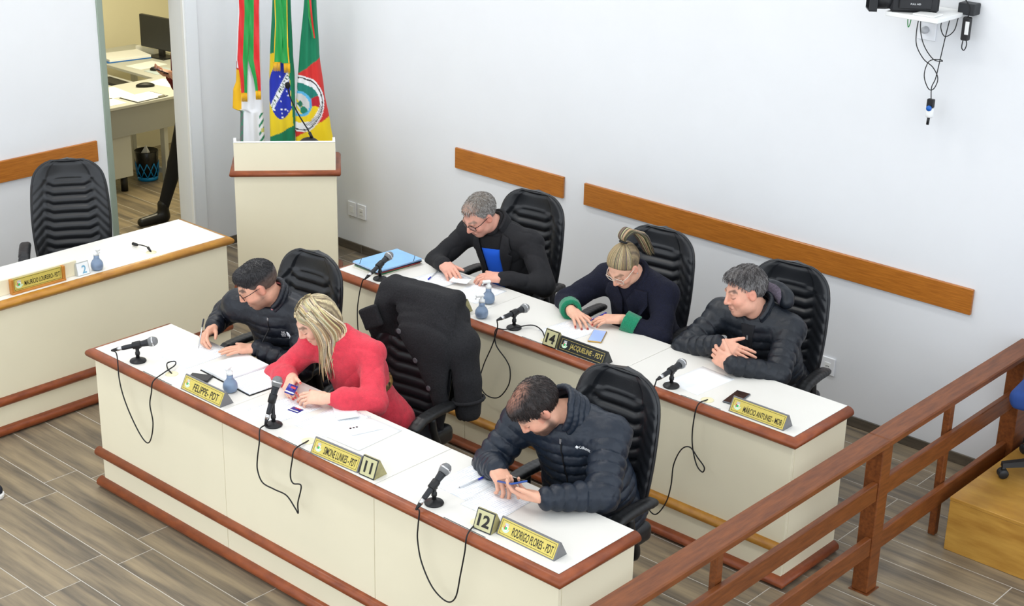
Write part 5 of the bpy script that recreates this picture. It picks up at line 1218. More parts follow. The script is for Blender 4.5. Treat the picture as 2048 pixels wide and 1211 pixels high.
def sheet(name, label, quad, z, material, cat='paper', curl=0.0, group=None, thick=0.0006):
    """quad: four ground corners (x, y) anticlockwise"""
    q = [Vector((a, b)) for a, b in quad]; c = (q[0]+q[1]+q[2]+q[3])/4; b = MB()
    def P(u, v, dz):
        p = (q[0]*(1-u)+q[1]*u)*(1-v)+(q[3]*(1-u)+q[2]*u)*v; lift = curl*((2*u-1)**2*(0.4+0.6*v))
        return (p.x-c.x, p.y-c.y, lift+dz)
    b.grid(lambda u, v: P(u, v, thick), 8, 8); b.grid(lambda u, v: P(u, v, 0), 8, 8, flip=True)
    rim = [(k/8, 0) for k in range(9)]+[(1, k/8) for k in range(1, 9)]+[(1-k/8, 1) for k in range(1, 9)]+[(0, 1-k/8) for k in range(1, 8)]
    n = len(rim); b.add([P(u, v, 0) for u, v in rim]+[P(u, v, thick) for u, v in rim], [(i, (i+1) % n, n+(i+1) % n, n+i) for i in range(n)])
    o = b.build(name, material); o.location = (c.x, c.y, z); return tag(o, label, cat, group)
def rect(cx, cy, w, h, deg):
    a = math.radians(deg); c, s = math.cos(a), math.sin(a)
    return [(cx+c*x-s*y, cy+s*x+c*y) for x, y in ((-w/2, -h/2), (w/2, -h/2), (w/2, h/2), (-w/2, h/2))]
z0 = H+0.0004
sheet('paper_sheet', 'printed sheet under the pen of the writing man', rect(2.995, -3.085, 0.205, 0.29, 0), z0, M_PRINT)
def open_folder():
    t = thing('document_folder', 'open black folder with a stack of white pages behind the FELIPPE plate', 'folder', (3.365, -3.07, H))
    MB().box(-0.20, 0.205, -0.135, 0.135, 0.0003, 0.0035, rot('Z', -0.05), bev=0.001).build('cover', M_BLACKP, t)
    MB().box(-0.195, 0.002, -0.130, 0.130, 0.0036, 0.020, rot('Z', -0.05), bev=0.002).build('page_stack', M_PAPER, t)
    MB().box(0.006, 0.200, -0.130, 0.130, 0.0036, 0.010, rot('Z', -0.05), bev=0.002).build('page_stack', M_PRINT, t)
open_folder()
cs = MB().box(-0.055, 0.055, -0.035, 0.035, 0.0, 0.012, bev=0.003).build('phone_case', mat('dark_case_leather', (44, 44, 48), 0.5)); cs.location = (3.238, -3.255, H+0.0004); cs.rotation_euler = (0, 0, 0.5); tag(cs, 'dark flat case lying behind the FELIPPE nameplate', 'case')
sheet('paper_sheet', 'printed sheet under the blue packets of the blonde woman', rect(3.785, -3.185, 0.20, 0.28, -6), z0, M_PRINT)
sheet('paper_sheet', 'printed sheet of the blonde woman, left of her white phone', rect(4.035, -3.115, 0.205, 0.290, 4), z0, M_PRINT)
sheet('paper_sheet', 'blank white sheet beneath the white phone', rect(4.235, -3.105, 0.205, 0.27, 2), z0+0.0009, M_PAPER)
sheet('folded_paper', 'folded white paper beside the coral sleeve', rect(4.02, -3.02, 0.15, 0.105, -32), z0+0.0024, M_PAPER, curl=0.012)
sheet('paper_sheet', 'sheet with a blue pen lying on it before the bearded man', rect(4.885, -3.090, 0.205, 0.280, -2), z0, M_PRINT)
sheet('paper_sheet', 'printed sheet under the hands of the bearded man', rect(5.085, -3.125, 0.205, 0.280, 3), z0+0.0009, M_PRINT)
def phone(name, label, x, y, z, rz, body, screen, tilt=None, face_up=True, L=0.155, W=0.073):
    t = thing(name, label, 'phone', (x, y, z), math.radians(rz))
    if tilt is not None: t.rotation_euler = tilt
    MB().box(-W/2, W/2, -L/2, L/2, 0.0, 0.008, bev=0.0025).build('body', body, t)
    if screen is not None: MB().box(-W/2+0.003, W/2-0.003, -L/2+0.004, L/2-0.004, 0.0080, 0.0086, bev=0.0002).build('screen', screen, t)
    return t
M_WPH = mat('white_phone_back', (240, 242, 244), 0.2); M_BPH = mat('black_phone_glass', (14, 15, 18), 0.08, spec=0.6)
ph = phone('smartphone', 'white phone lying face down on the blank sheet', 4.206, -3.075, H+0.0024, -18, M_WPH, None)
for k in range(3): MB().lathe([(0.0, 0.0), (0.0052, 0.0), (0.0052, 0.0016), (0.0, 0.0016)], 12, trn(-0.022, -0.060+0.0155*k, 0.0081)).build('camera_lens', M_BPH, ph)
M_SCR = mat('lit_phone_screen', (150, 170, 214), 0.15, emit=(150, 175, 225), emit_s=0.35)
phone('smartphone', 'gold phone with lit screen under the finger of the ponytail woman', 4.262, -1.492, H+0.0006, 28, mat('gold_phone_body', (196, 160, 90), 0.3, metal=0.6), M_SCR)
phone('smartphone', 'dark phone half behind the MÁRCIO nameplate', 5.212, -1.610, H+0.0006, 8, mat('grey_phone_body', (90, 94, 100), 0.3, metal=0.5), M_BPH)
phone('smartphone', 'blue-cased phone in the hand of the bearded man', 5.138, -3.118, 0.880, 62, mat('blue_phone_case', (30, 74, 150), 0.4), M_BPH, tilt=(math.radians(-22), math.radians(0), math.radians(66)))
def pen(label, p, q, body, tip, r=0.0042):
    p, q = Vector(p), Vector(q); t = thing('pen', label, 'pen', tuple(p)); d = (q-p)
    MB().tube([(0, 0, 0), tuple(d*0.72)], r*0.85, 8).build('barrel', body, t)
    MB().tube([tuple(d*0.72), tuple(d*0.985), tuple(d)], [r, r, r*0.6], 8).build('cap', tip, t)
    MB().tube([tuple(-d.normalized()*0.010), (0, 0, 0)], [0.0008, r*0.8], 8).build('tip', M_STEEL, t)
M_CLEAR = mat('clear_pen_plastic', (222, 226, 232), 0.2, alpha=0.75); M_BLUEC = mat('blue_pen_cap', (30, 50, 180), 0.35)
pen('blue-capped pen lying on the sheet before the bearded man', (4.895, -3.175, H+0.0065), (4.905, -3.030, H+0.0065), M_CLEAR, M_BLUEC)
pen('blue pen on the papers of the older man', (3.005, -1.405, H+0.0085), (3.058, -1.530, H+0.0085), M_CLEAR, M_BLUEC)
pen('silver pen held upright by the writing man', (2.945, -3.040, H+0.013), (2.925, -2.985, H+0.145), M_STEEL, mat('dark_pen_top', (50, 52, 60), 0.4))
pen('blue pen behind the hands of the ponytail woman', (4.100, -1.375, H+0.006), (4.125, -1.250, H+0.03), M_BLUEC, M_BLUEC)
# blue sweet packets
M_PACK = mat('blue_foil_wrapper', (20, 40, 150), 0.28, rgb2=(60, 50, 130), vscale=40, metal=0.2)
def packet(label, x, y, z, rz, w=0.062, l=0.045, tilt=0.0):
    t = thing('sweet_packet', label, 'packet', (x, y, z)); t.rotation_euler = (tilt, tilt*0.6, math.radians(rz))
    b = MB(); b.grid(lambda u, v: ((u-0.5)*w, (v-0.5)*l, 0.0006+0.006*math.sin(math.pi*u)*math.sin(math.pi*v)+0.0006*math.sin(30*u)), 14, 10); b.grid(lambda u, v: ((u-0.5)*w, (v-0.5)*l, 0.0), 14, 10, flip=True)
    b.build('wrapper', M_PACK, t)
    MB().box(-w*0.46, w*0.46, -l*0.40, -l*0.28, 0.004, 0.0048).build('white_band', M_WHITEP, t); MB().box(-w*0.1, w*0.4, l*0.05, l*0.25, 0.0068, 0.0074).build('red_mark', mat('red_mark', (200, 60, 70), 0.4), t)
packet('small blue foil packet lying on the printed sheet', 3.830, -3.160, H+0.0013, 8)
packet('opened blue foil packet held in the red-nailed fingers', 3.752, -3.118, 0.846, 30, 0.046, 0.058, 0.45)
# back row papers
def folders():
    spec = [((140, 188, 232), 0.335, 0.0, 'blue'), ((236, 232, 214), 0.34, 3, 'cream'), ((196, 40, 60), 0.31, -2, 'red'), ((40, 130, 80), 0.31, 2, 'green'), ((24, 26, 32), 0.33, -3, 'black')]
    z = H+0.0004
    for (rgb, l, rz, nm), th in zip((spec[1], spec[3], spec[2], spec[4], spec[0]), (0.007, 0.006, 0.006, 0.005, 0.009)):
        t = thing('document_folder', '%s folder %s the pile at the far end of back row' % (nm, {'blue': 'topping', 'cream': 'lowest in', 'red': 'midway in', 'green': 'second lowest in', 'black': 'under the blue in'}[nm]), 'folder', (2.715, -1.520, z), math.radians(rz-4), 'folders piled at the far end of the back row')
        m = mat('folder_'+nm, rgb, 0.5, var=0.06, vscale=15)
        MB().box(-0.115, 0.115, -l/2, l/2, 0.0, 0.0012, bev=0.0004).build('cover', m, t); MB().box(-0.110, 0.108, -l/2+0.004, l/2-0.004, 0.0014, th-0.0014).build('pages', M_PAPER, t); MB().box(-0.115, 0.115, -l/2, l/2, th-0.0012, th, bev=0.0004).build('cover', m, t)
        if nm == 'blue':
            for (xa, ya, xb, yb) in ((-0.115, -0.10, -0.05, -0.165), (0.05, 0.165, 0.115, 0.10)): MB().tube([(xa, ya, th+0.001), (xb, yb, th+0.001)], 0.0015, 6).build('elastic_band', M_BLACKP, t)
        z += th+0.0003
folders()
sheet('paper_sheet', 'stacked sheets under the blue pen of the older man, lowest', rect(3.085, -1.470, 0.21, 0.285, -10), z0, M_PAPER)
sheet('paper_sheet', 'printed sheet topped by the blue pen of the older man', rect(3.095, -1.465, 0.205, 0.285, -4), z0+0.0016, M_PRINT)
sheet('paper_sheet', 'printed sheet right of the older man beside the bottles', rect(3.385, -1.470, 0.21, 0.265, 3), z0, M_PRINT)
sheet('folded_paper', 'small paper held between the hands of the older man', rect(3.225, -1.440, 0.11, 0.07, 20), H+0.020, M_PAPER, curl=0.01)
sheet('paper_sheet', 'printed sheet under the right hand of the ponytail woman', rect(4.100, -1.525, 0.21, 0.250, -6), z0, M_PRINT)
sheet('paper_sheet', 'blank sheet beside the microphone of the smiling man', rect(4.965, -1.560, 0.205, 0.285, -4), z0, M_PAPER)
# cable stub on the left desk
def stub():
    t = thing('microphone_cable', 'short black cable stub with two connectors on the left desk', 'cable', (1.585, -2.355, H))
    MB().lathe([(0.0, 0.0003), (0.031, 0.0003), (0.031, 0.0018), (0.0, 0.0024)], 22).build('grommet', mat('grommet_cream', (236, 228, 190), 0.5), t)
    pts = smooth_path([(0, 0, 0.002), (-0.03, 0.004, 0.020), (-0.09, 0.0, 0.022), (-0.14, -0.005, 0.014)], 6); MB().tube(pts, 0.0035, 7).build('cable', M_CABLE, t)
    MB().tube([(-0.008, 0.001, 0.006), (-0.036, 0.004, 0.021)], [0.006, 0.0085], 10).build('connector', M_BLACKP, t); MB().tube([(-0.132, -0.004, 0.015), (-0.172, -0.006, 0.0125)], [0.008, 0.0105], 10).build('connector', M_BLACKP, t)
stub()

# ================================================================== COAT OVER THE CHAIR
def coat():
    loc = Vector((3.845, -2.60, 0)); rz = math.radians(8); t = thing('wool_coat', 'dark grey wool coat draped over the back of an office chair', 'coat', loc, rz)
    f = Field((-0.45, -0.02, 0.34), (0.48, 0.48, 1.28), 0.007)
    f.u(rbox((0.0, 0.285, 1.02), (0.185, 0.030, 0.10), 0.050)); f.u(rbox((0.0, 0.335, 0.80), (0.22, 0.010, 0.25), 0.022), 0.04)
    f.u(rc((-0.17, 0.25, 1.05), (-0.25, 0.26, 0.90), 0.070, 0.060), 0.04); f.u(rc((0.14, 0.25, 1.06), (0.27, 0.25, 0.93), 0.085, 0.088), 0.05)
    f.u(rc((0.27, 0.25, 0.93), (0.315, 0.235, 0.76), 0.086, 0.070), 0.03); f.u(rc((0.315, 0.235, 0.76), (0.335, 0.22, 0.60), 0.070, 0.064), 0.02)
    f.u(rc((-0.25, 0.28, 0.90), (-0.29, 0.30, 0.62), 0.058, 0.050), 0.03)
    f.cut(el((-0.085, 0.135, 0.96), (0.085, 0.125, 0.165)), 0.02); f.cut(el((-0.05, 0.15, 0.78), (0.12, 0.10, 0.16)), 0.02)
    for k in range(14):
        z = 1.12-0.48*k/13; xi = -0.13+0.33*k/13; xo = 0.245; f.u(el(((xi+xo)/2, 0.150+0.085*max(0, 1-k/4)+0.008*math.sin(k), z), (max(0.03, (xo-xi)/2+0.012), 0.022, 0.045)), 0.025)
    f.u(rc((0.205, 0.155, 0.66), (0.225, 0.150, 0.44), 0.032, 0.008), 0.03)
    a = math.radians(-28); R_ = np.array(((math.cos(a), 0, math.sin(a)), (0, 1, 0), (-math.sin(a), 0, math.cos(a))))
    f.u(rbox((-0.215, 0.150, 0.985), (0.050, 0.004, 0.045), 0.010, R_), 0.012)
    f.cut(rc((0.335, 0.22, 0.585), (0.345, 0.215, 0.40), 0.046, 0.05), 0.01)
    f.disp(lambda X, Y, Z: 0.0045*nsin(X, Y, Z, 30, 0.9)+folds(X, Y, Z, 0.010, 17, 2.0))
    V, F = f.nets(); M_C = mat('charcoal_wool', (30, 30, 33), 0.95, var=0.35, vscale=130, bump=0.7, bscale=120)
    obj('cloth', mesh_arrays('cloth', V, F, True), M_C, t); bv = BVHTree.FromPolygons([tuple(v) for v in V], [tuple(q) for q in F.tolist()])
    MB().tube([(0.333+0.076*math.cos(q), 0.222+0.076*math.sin(q), 0.665+0.014*math.cos(q)) for q in [2*math.pi*k/26 for k in range(26)]], 0.009, 6, closed=True).build('cuff_strap', M_C, t)
    M_BUT = mat('grey_coat_button', (92, 94, 98), 0.35)
    for (x, z) in ((-0.055, 0.965), (0.045, 0.835), (0.135, 0.715), (0.205, 0.605)):
        hit = bv.ray_cast(Vector((x+0.03, -0.02, z)), Vector((0, 1, 0)))
        if hit[0] is not None: MB().lathe([(0.0, 0.0), (0.013, 0.0), (0.0145, 0.003), (0.012, 0.0055), (0.006, 0.004), (0.0, 0.004)], 18, Matrix.Translation(hit[0]) @ rot('X', math.pi/2)).build('button', M_BUT, t)
coat()
# ================================================================== FLAGS
FT = Vector((math.cos(0.84), math.sin(0.84), 0)); FN = Vector((math.sin(0.84), -math.cos(0.84), 0)); FO = Vector((0.62, -0.62, 0))
ZT = 1.915
def px2u(px, z): return (px-539)/300.0-0.031*(ZT-z)/0.726
def u2px(u, z): return 539+300.0*(u+0.031*(ZT-z)/0.726)
def z2py(z): return (ZT-z)*285.7
def py2z(py): return ZT-py/285.7
GLY = {'O': ('111', '101', '101', '101', '111'), 'R': ('110', '101', '110', '101', '101'), 'D': ('110', '101', '101', '101', '110'), 'E': ('111', '100', '110', '100', '111'), 'M': ('101', '111', '111', '101', '101'), 'P': ('111', '101', '111', '100', '100'), 'G': ('111', '100', '101', '101', '111'), 'S': ('111', '100', '111', '001', '111'), ' ': ('000',)*5}
def paint_brazil(x, y):
    G, Yc, B, W = (10, 124, 84), (236, 206, 30), (24, 44, 170), (240, 242, 244)
    c = G
    if y > 104-(x-541)*0.35 and y < 269-(x-547)*0.49 and x < 580+max(0, y-130)*0.095: c = Yc
    e = ((x-566)/27.0)**2+((y-175)/57.0)**2
    if e < 1 and x < 579+max(0, y-130)*0.10:
        c = B
        yl = 201-(x-549.5)*1.9+0.010*(x-565)**2; dist = (y-yl)/math.sqrt(1+1.9**2)
        if abs(dist) < 5.2:
            c = W; s = math.hypot(x-545, y-208); k = int(s/5.6); txt = 'DEM E PROGRESSO'; fr = (s/5.6-k); gl = GLY[txt[min(k, len(txt)-1)]]
            if 0.1 < fr < 0.8 and abs(dist) < 3.2:
                col_ = int((fr-0.1)/0.7*3); row = int((dist+3.2)/6.4*5)
                if gl[min(4, max(0, row))][min(2, col_)] == '1': c = (60, 90, 60)
        for (sx, sy) in ((576, 177), (579.5, 186), (565, 195), (552, 215), (566, 212), (567.5, 220), (574, 213.5), (579, 217), (569, 228.5), (575, 158), (562, 147)):
            if math.hypot(x-sx, y-sy) < 1.7: c = W
    return c
def paint_state(x, y):
    G, R_, Yc, W, K = (0, 122, 84), (208, 44, 40), (240, 208, 20), (236, 236, 238), (36, 36, 38)
    c = G if y < 143-(x-599)*0.72 else (R_ if y < 275-(x-592)*0.63 else Yc)
    dx, dy = (x-606)/48.0, (y-203)/57.0; e = math.sqrt(dx*dx+dy*dy)
    if e < 1.0:
        c = W
        if 0.90 < e < 0.945: c = K
        a = math.degrees(math.atan2(-(y-203), x-603)); r = math.hypot(x-603, (y-203))
        if e < 0.90:
            if 24 < r < 42:
                if 25 < a < 100: c = (20, 124, 110)
                elif -8 < a < 25: c = (186, 30, 44)
                elif -60 < a < -8 and r < 40: c = Yc
                elif -110 < a < -60 and r < 38: c = Yc
                elif a < -110: c = (186, 30, 44)
            if r >= 40 and -70 < a < 0 and (int(x*0.9+y*1.3) % 5 < 2): c = (120, 120, 124)
            if r < 26: c = (88, 178, 224)
            if r < 20.5:
                c = (206, 206, 204)
                if abs((y-203)-(x-603)*1.1) < 3: c = (230, 206, 60)
                if abs((y-203)-(x-603)*1.1-14) < 3: c = (230, 206, 60)
                if abs(x-604)+abs(y-203) < 7: c = (30, 110, 80)
                if (x-612)**2+(y-215)**2 < 60: c = (24, 128, 100)
    return c
def paint_city(x, y):
    W = (238, 240, 244); c = W
    if x < 483 and 132 < y < 218 and x < 486-(y-132)*0.02: c = (240, 186, 20) if y > 134 else (190, 40, 40)
    if 118 < y < 134 and x < 474: c = (170, 50, 40)
    if x < 488 and y > 216: c = (110, 114, 116) if (int(y/6)+int(x/3)) % 3 else (60, 140, 110)
    if x > 520 and y > 222: c = (30, 130, 90) if math.sin(y*0.35+x*0.5) > 0.25 else W
    if x > 524 and y > 240 and math.sin(y*0.25) > 0.6: c = (206, 206, 120)
    return c
M_FLAG = mat('printed_flag_cloth', (240, 240, 240), 0.7, attr='Col', bump=0.12, bscale=240, sheen=0.1)
M_SATIN = mat('satin_ribbon', (200, 30, 30), 0.32, attr='Col', bump=0.5, bscale=26, bstretch=(1, 1, 0.6), sheen=0.2)
M_FRINGE = mat('gold_fringe', (232, 178, 24), 0.5, var=0.25, vscale=240, stretch=(1, 1, 0.05), bump=0.6, bscale=300, bstretch=(1, 1, 0.05))
def flag(label, edges, paint, depth, phase, zlo=0.22, pole_u=None):
    """edges: [(z, px_left, px_right)] from the top down"""
    zs = [e[0] for e in edges]
    def lr(z):
        if z >= zs[0]: return edges[0][1], edges[0][2]
        for a, b in zip(edges[:-1], edges[1:]):
            if b[0] <= z <= a[0]: k = (a[0]-z)/(a[0]-b[0]); k = k*k*(3-2*k)*0.4+k*0.6; return a[1]+(b[1]-a[1])*k, a[2]+(b[2]-a[2])*k
        return edges[-1][1], edges[-1][2]
    zt = 2.12
    l, r = lr(1.9); cu = (px2u(l, 1.9)+px2u(r, 1.9))/2 if pole_u is None else pole_u
    base = FO+FT*cu; t = thing('flag', label, 'flag', (base.x, base.y, 0), 0)
    nz, na = 330, 84; V = []; Cc = []; F = []
    for j in range(nz+1):
        z = zt+(zlo-zt)*j/nz; l, r = lr(z)
        if z > 1.95: l, r = (l+r)/2-(r-l)/2*(0.55+0.45*(2.12-z)/0.17), (l+r)/2+(r-l)/2*(0.55+0.45*(2.12-z)/0.17)
        ul, ur = px2u(l, z), px2u(r, z); uc, hw = (ul+ur)/2, (ur-ul)/2; dp = depth*(0.5+0.5*min(1, (2.12-z)/0.8))
        for i in range(na):
            a = 2*math.pi*i/na; s = math.sin(a); fold = 1+0.28*math.sin(6*s+phase+0.7*z)*abs(math.cos(a))
            p = FT*(uc+hw*s-cu)+FN*(dp*math.cos(a)*fold); V.append((p.x, p.y, z))
            Cc.append(srgb(*paint(u2px(uc+hw*s, z), z2py(z)))[:3])
    for j in range(nz):
        for i in range(na): F.append((j*na+i, j*na+(i+1) % na, (j+1)*na+(i+1) % na, (j+1)*na+i))
    obj('cloth', mesh_arrays('cloth', np.array(V), np.array(F), True, np.array(Cc)), M_FLAG, t)
    MB().tube([(0, 0, 0.03), (0, 0, 2.30)], 0.013, 10).build('pole', mat('pole_wood', (150, 96, 50), 0.4), t)
    MB().lathe([(0.0, 0.0), (0.10, 0.0), (0.10, 0.012), (0.03, 0.03), (0.018, 0.06), (0.0, 0.06)], 24).build('stand', mat('dark_stand_wood', (96, 58, 34), 0.45), t)
    MB().lathe([(0.0, 2.29), (0.018, 2.30), (0.02, 2.32), (0.006, 2.36), (0.0, 2.40)], 14).build('finial', mat('brass', (206, 170, 70), 0.3, metal=0.8), t)
    return t, base
def ribbon(t, base, rows, colours, off, name='ribbon'):
    """rows: [(py, px_left, px_right)]; colours: [(fraction, rgb)] across"""
    rows = [(py2z(a), b, c) for a, b, c in rows]; pts = []
    n = 60
    def at(z):
        for a, b in zip(rows[:-1], rows[1:]):
            if b[0] <= z <= a[0]: k = (a[0]-z)/(a[0]-b[0]); return a[1]+(b[1]-a[1])*k, a[2]+(b[2]-a[2])*k
        return rows[-1][1], rows[-1][2]
    nx = 22; V = []; Cc = []; F = []
    for side in (0, 1):
        for j in range(n+1):
            z = rows[0][0]+(rows[-1][0]-rows[0][0])*j/n; l, r = at(z)
            for i in range(nx+1):
                s = i/nx; u = px2u(l+(r-l)*s, z); o = off+0.0035*math.sin(26*z+4*s)+0.003*math.sin(9*s+14*z)-0.0016*side
                p = FO+FT*u+FN*o-base; V.append((p.x, p.y, z))
                c = colours[-1][1]
                for fr, rgb in colours:
                    if s <= fr: c = rgb; break
                Cc.append(srgb(*c)[:3])
    m = (n+1)*(nx+1)
    for j in range(n):
        for i in range(nx):
            q = (j*(nx+1)+i, j*(nx+1)+i+1, (j+1)*(nx+1)+i+1, (j+1)*(nx+1)+i); F.append(q); F.append(tuple(k+m for k in q[::-1]))
    return obj(name, mesh_arrays(name, np.array(V), np.array(F), True, np.array(Cc)), M_SATIN, t)
def fringe(t, base, x0, x1, y0, y1, off):
    za, zb = py2z(y0), py2z(y1); b = MB(); n = 12
    for k in range(n):
        u = px2u(x0+(x1-x0)*(k+0.5)/n, za); p = FO+FT*u+FN*off-base; b.tube([(p.x, p.y, za), (p.x+0.0006*math.sin(k*2.1), p.y, zb+0.002*math.sin(k*1.7))], [0.0020, 0.0017], 5)
    p0 = FO+FT*px2u(x0, za)+FN*off-base; p1 = FO+FT*px2u(x1, za)+FN*off-base; b.tube([(p0.x, p0.y, za), (p1.x, p1.y, za)], 0.0028, 6)
    o = b.build('fringe', M_FRINGE, t); o['kind'] = 'stuff'
RED, GRN, GLD = (214, 34, 36), (20, 150, 66), (236, 186, 20)
t, b = flag('white flag with long red and green ribbon, leftmost of the three', [(2.2, 478, 520), (1.915, 477, 519), (1.55, 473, 522), (1.36, 472, 524), (1.30, 466, 526), (1.17, 465, 528), (1.145, 481, 528), (0.90, 480, 532), (0.2, 478, 536)], paint_city, 0.045, 0.3)
for (rows, cols) in (([(-40, 478, 499), (20, 480, 500), (60, 478, 499), (112, 476, 497), (150, 482, 496), (178, 484, 496)], [(0.02, RED), (0.50, RED), (1, GRN)]),
                     ([(-40, 499, 520), (20, 500, 519), (60, 499, 520), (112, 498, 521), (150, 509, 523), (174, 513, 524)], [(0.48, GRN), (1, RED)])):
    ribbon(t, b, rows, cols, 0.075)
fringe(t, b, 484, 496, 178, 195, 0.076); fringe(t, b, 513, 524, 174, 191, 0.076)
t, b = flag('green and yellow flag with a blue starred disc, middle of the three', [(2.2, 546, 584), (1.915, 545, 582), (1.55, 541, 588), (1.40, 540, 592), (1.15, 541, 594), (0.90, 543, 595), (0.2, 543, 594)], paint_brazil, 0.050, 1.4)
ribbon(t, b, [(-40, 548, 567), (40, 552, 567), (90, 550, 566), (116, 549, 566)], [(0.12, GLD), (1, GRN)], 0.082)
ribbon(t, b, [(-40, 565, 575), (40, 566, 577), (90, 565, 579), (118, 566, 582)], [(0.82, GRN), (1, GLD)], 0.084)
fringe(t, b, 548, 563, 117, 134, 0.083); fringe(t, b, 570, 583, 119, 137, 0.085)
t, b = flag('green, red and yellow flag with a ringed emblem, rightmost of the three', [(2.2, 611, 630), (1.915, 609, 634), (1.55, 601, 642), (1.30, 597, 653), (1.05, 594, 668), (0.90, 596, 677), (0.80, 598, 680), (0.2, 600, 676)], paint_state, 0.055, 2.2)
ribbon(t, b, [(-40, 612, 620), (30, 619, 627), (70, 628, 633)], [(0.5, GRN), (1, RED)], 0.070)

# ================================================================== LECTERN MICROPHONE
def goose():
    o = Vector((1.387, -1.163, 0)); c, s = math.cos(0.84), math.sin(0.84)
    def W(x, y, z): return Vector((o.x+c*x-s*y, o.y+s*x+c*y, z))
    p = W(0.155, 0.10, 1.134); t = thing('gooseneck_microphone', 'black gooseneck microphone bending left over the lectern', 'microphone', tuple(p), 0.84)
    MB().lathe([(0.0, 0.0), (0.070, 0.0), (0.066, 0.022), (0.040, 0.042), (0.014, 0.050), (0.0, 0.050)], 24, Matrix.Diagonal((1.0, 0.8, 1, 1))).build('base', M_BLACKP, t)
    pts = smooth_path([(0.02, 0, 0.045), (-0.005, 0, 0.10), (-0.06, -0.01, 0.20), (-0.11, -0.03, 0.32), (-0.125, -0.04, 0.40)], 8)
    MB().tube([pts[0], pts[6]], 0.010, 8).build('socket', M_BLACKP, t); MB().tube(pts, 0.0045, 8).build('gooseneck', M_BLACKP, t)
    e = pts[-1]; MB().lathe([(0.0, -0.022), (0.013, -0.016), (0.0175, 0.0), (0.014, 0.018), (0.0, 0.025)], 16, Matrix.Translation(e)).build('capsule', mat('foam_black', (20, 20, 22), 0.95), t)
goose()
# ================================================================== WALL PLATES
def wall_plate(label, x0, x1, z0_, z1_, holes=True):
    t = thing('wall_socket', label, 'socket', ((x0+x1)/2, -0.001, (z0_+z1_)/2)); w, h = (x1-x0)/2, (z1_-z0_)/2
    MB().box(-w, w, -0.010, 0.0, -h, h, bev=0.003).build('plate', mat('socket_white', (238, 240, 244), 0.4), t)
    MB().box(-w*0.45, w*0.45, -0.0125, -0.0101, -h*0.45, h*0.45, bev=0.002).build('insert', M_WHITEP, t)
    if holes:
        for k in (-1, 0, 1): MB().lathe([(0.0, 0), (0.0028, 0), (0.0028, 0.0012), (0.0, 0.0012)], 10, trn(k*0.008, -0.0126, 0.002*(k == 0)) @ rot('X', math.pi/2)).build('socket_hole', M_BLACKP, t)
wall_plate('plain white wall plate, left of the pair right of the lectern', 0.691, 0.781, 0.265, 0.376, False)
wall_plate('white wall socket with three holes, right of the pair by the lectern', 0.795, 0.884, 0.265, 0.376)
wall_plate('white wall socket beside the chair of the smiling man', 4.741, 4.830, 0.265, 0.372)
lp = thing('wall_socket', 'white wall plate low on the left wall beside the empty chair', 'socket', (0.001, -2.66, 0.36)); MB().box(0, 0.010, -0.045, 0.045, -0.055, 0.055, bev=0.003).build('plate', mat('socket_white', (238, 240, 244), 0.4), lp); MB().box(0.0101, 0.012, -0.02, 0.02, -0.025, 0.025, bev=0.002).build('insert', M_WHITEP, lp)
# ================================================================== CAMERA SHELF
def shelf():
    t = thing('wall_shelf', 'small white shelf high on the right wall holding a video camera', 'shelf', (5.25, -0.16, 2.42))
    MB().box(-0.17, 0.115, -0.17, 0.158, 0.0, 0.022, bev=0.002).build('board', M_WHITEP, t); MB().box(0.060, 0.075, -0.10, 0.158, -0.016, -0.001).build('bracket', M_WHITEP, t)
    MB().box(-0.03, 0.085, -0.155, -0.06, 0.0225, 0.030, bev=0.002).build('mount_plate', M_WHITEP, t)
shelf()
def videocam():
    t = thing('video_camera', 'black video camera with round lens on the white wall shelf', 'camera', (5.155, -0.235, 2.4425), math.radians(-52))
    M_V = mat('camera_black', (26, 27, 31), 0.5)
    MB().box(-0.05, 0.05, -0.10, 0.14, 0.0, 0.11, bev=0.012).build('body', M_V, t)
    MB().lathe([(0.0, 0.09), (0.046, 0.09), (0.050, 0.12), (0.050, 0.17), (0.044, 0.172), (0.040, 0.150), (0.0, 0.146)], 24, trn(0, 0, 0.055) @ rot('X', math.pi/2)).build('lens_barrel', M_V, t)
    MB().lathe([(0.0, 0.0), (0.030, 0.0), (0.020, 0.008), (0.0, 0.011)], 20, trn(0, -0.148, 0.055) @ rot('X', math.pi/2)).build('lens_glass', mat('dark_lens', (40, 44, 54), 0.05, spec=0.8), t)
    MB().box(-0.058, 0.058, -0.205, -0.165, 0.0, 0.006).box(-0.058, 0.058, -0.205, -0.165, 0.104, 0.110).box(-0.058, -0.052, -0.205, -0.165, 0.0, 0.110).box(0.052, 0.058, -0.205, -0.165, 0.0, 0.110).build('lens_hood', M_V, t)
    MB().box(-0.03, 0.03, 0.06, 0.20, 0.112, 0.150, bev=0.008).build('viewfinder', M_V, t); MB().tube(smooth_path([(0, -0.06, 0.112), (0, -0.04, 0.145), (0, 0.04, 0.150), (0, 0.055, 0.125)], 5), 0.010, 8).build('carry_handle', M_V, t)
    MB().box(0.0505, 0.0640, -0.06, 0.10, 0.02, 0.09, bev=0.004).build('side_screen', M_V, t)
    me = fit_text('FULL HD', 0.05, 0.008, bold=0.01); me.transform(Matrix(((0, 0, 1, 0.0645), (1, 0, 0, 0.02), (0, 1, 0, 0.045), (0, 0, 0, 1)))); obj('lettering', me, M_WHITEPRINT, t)
videocam()
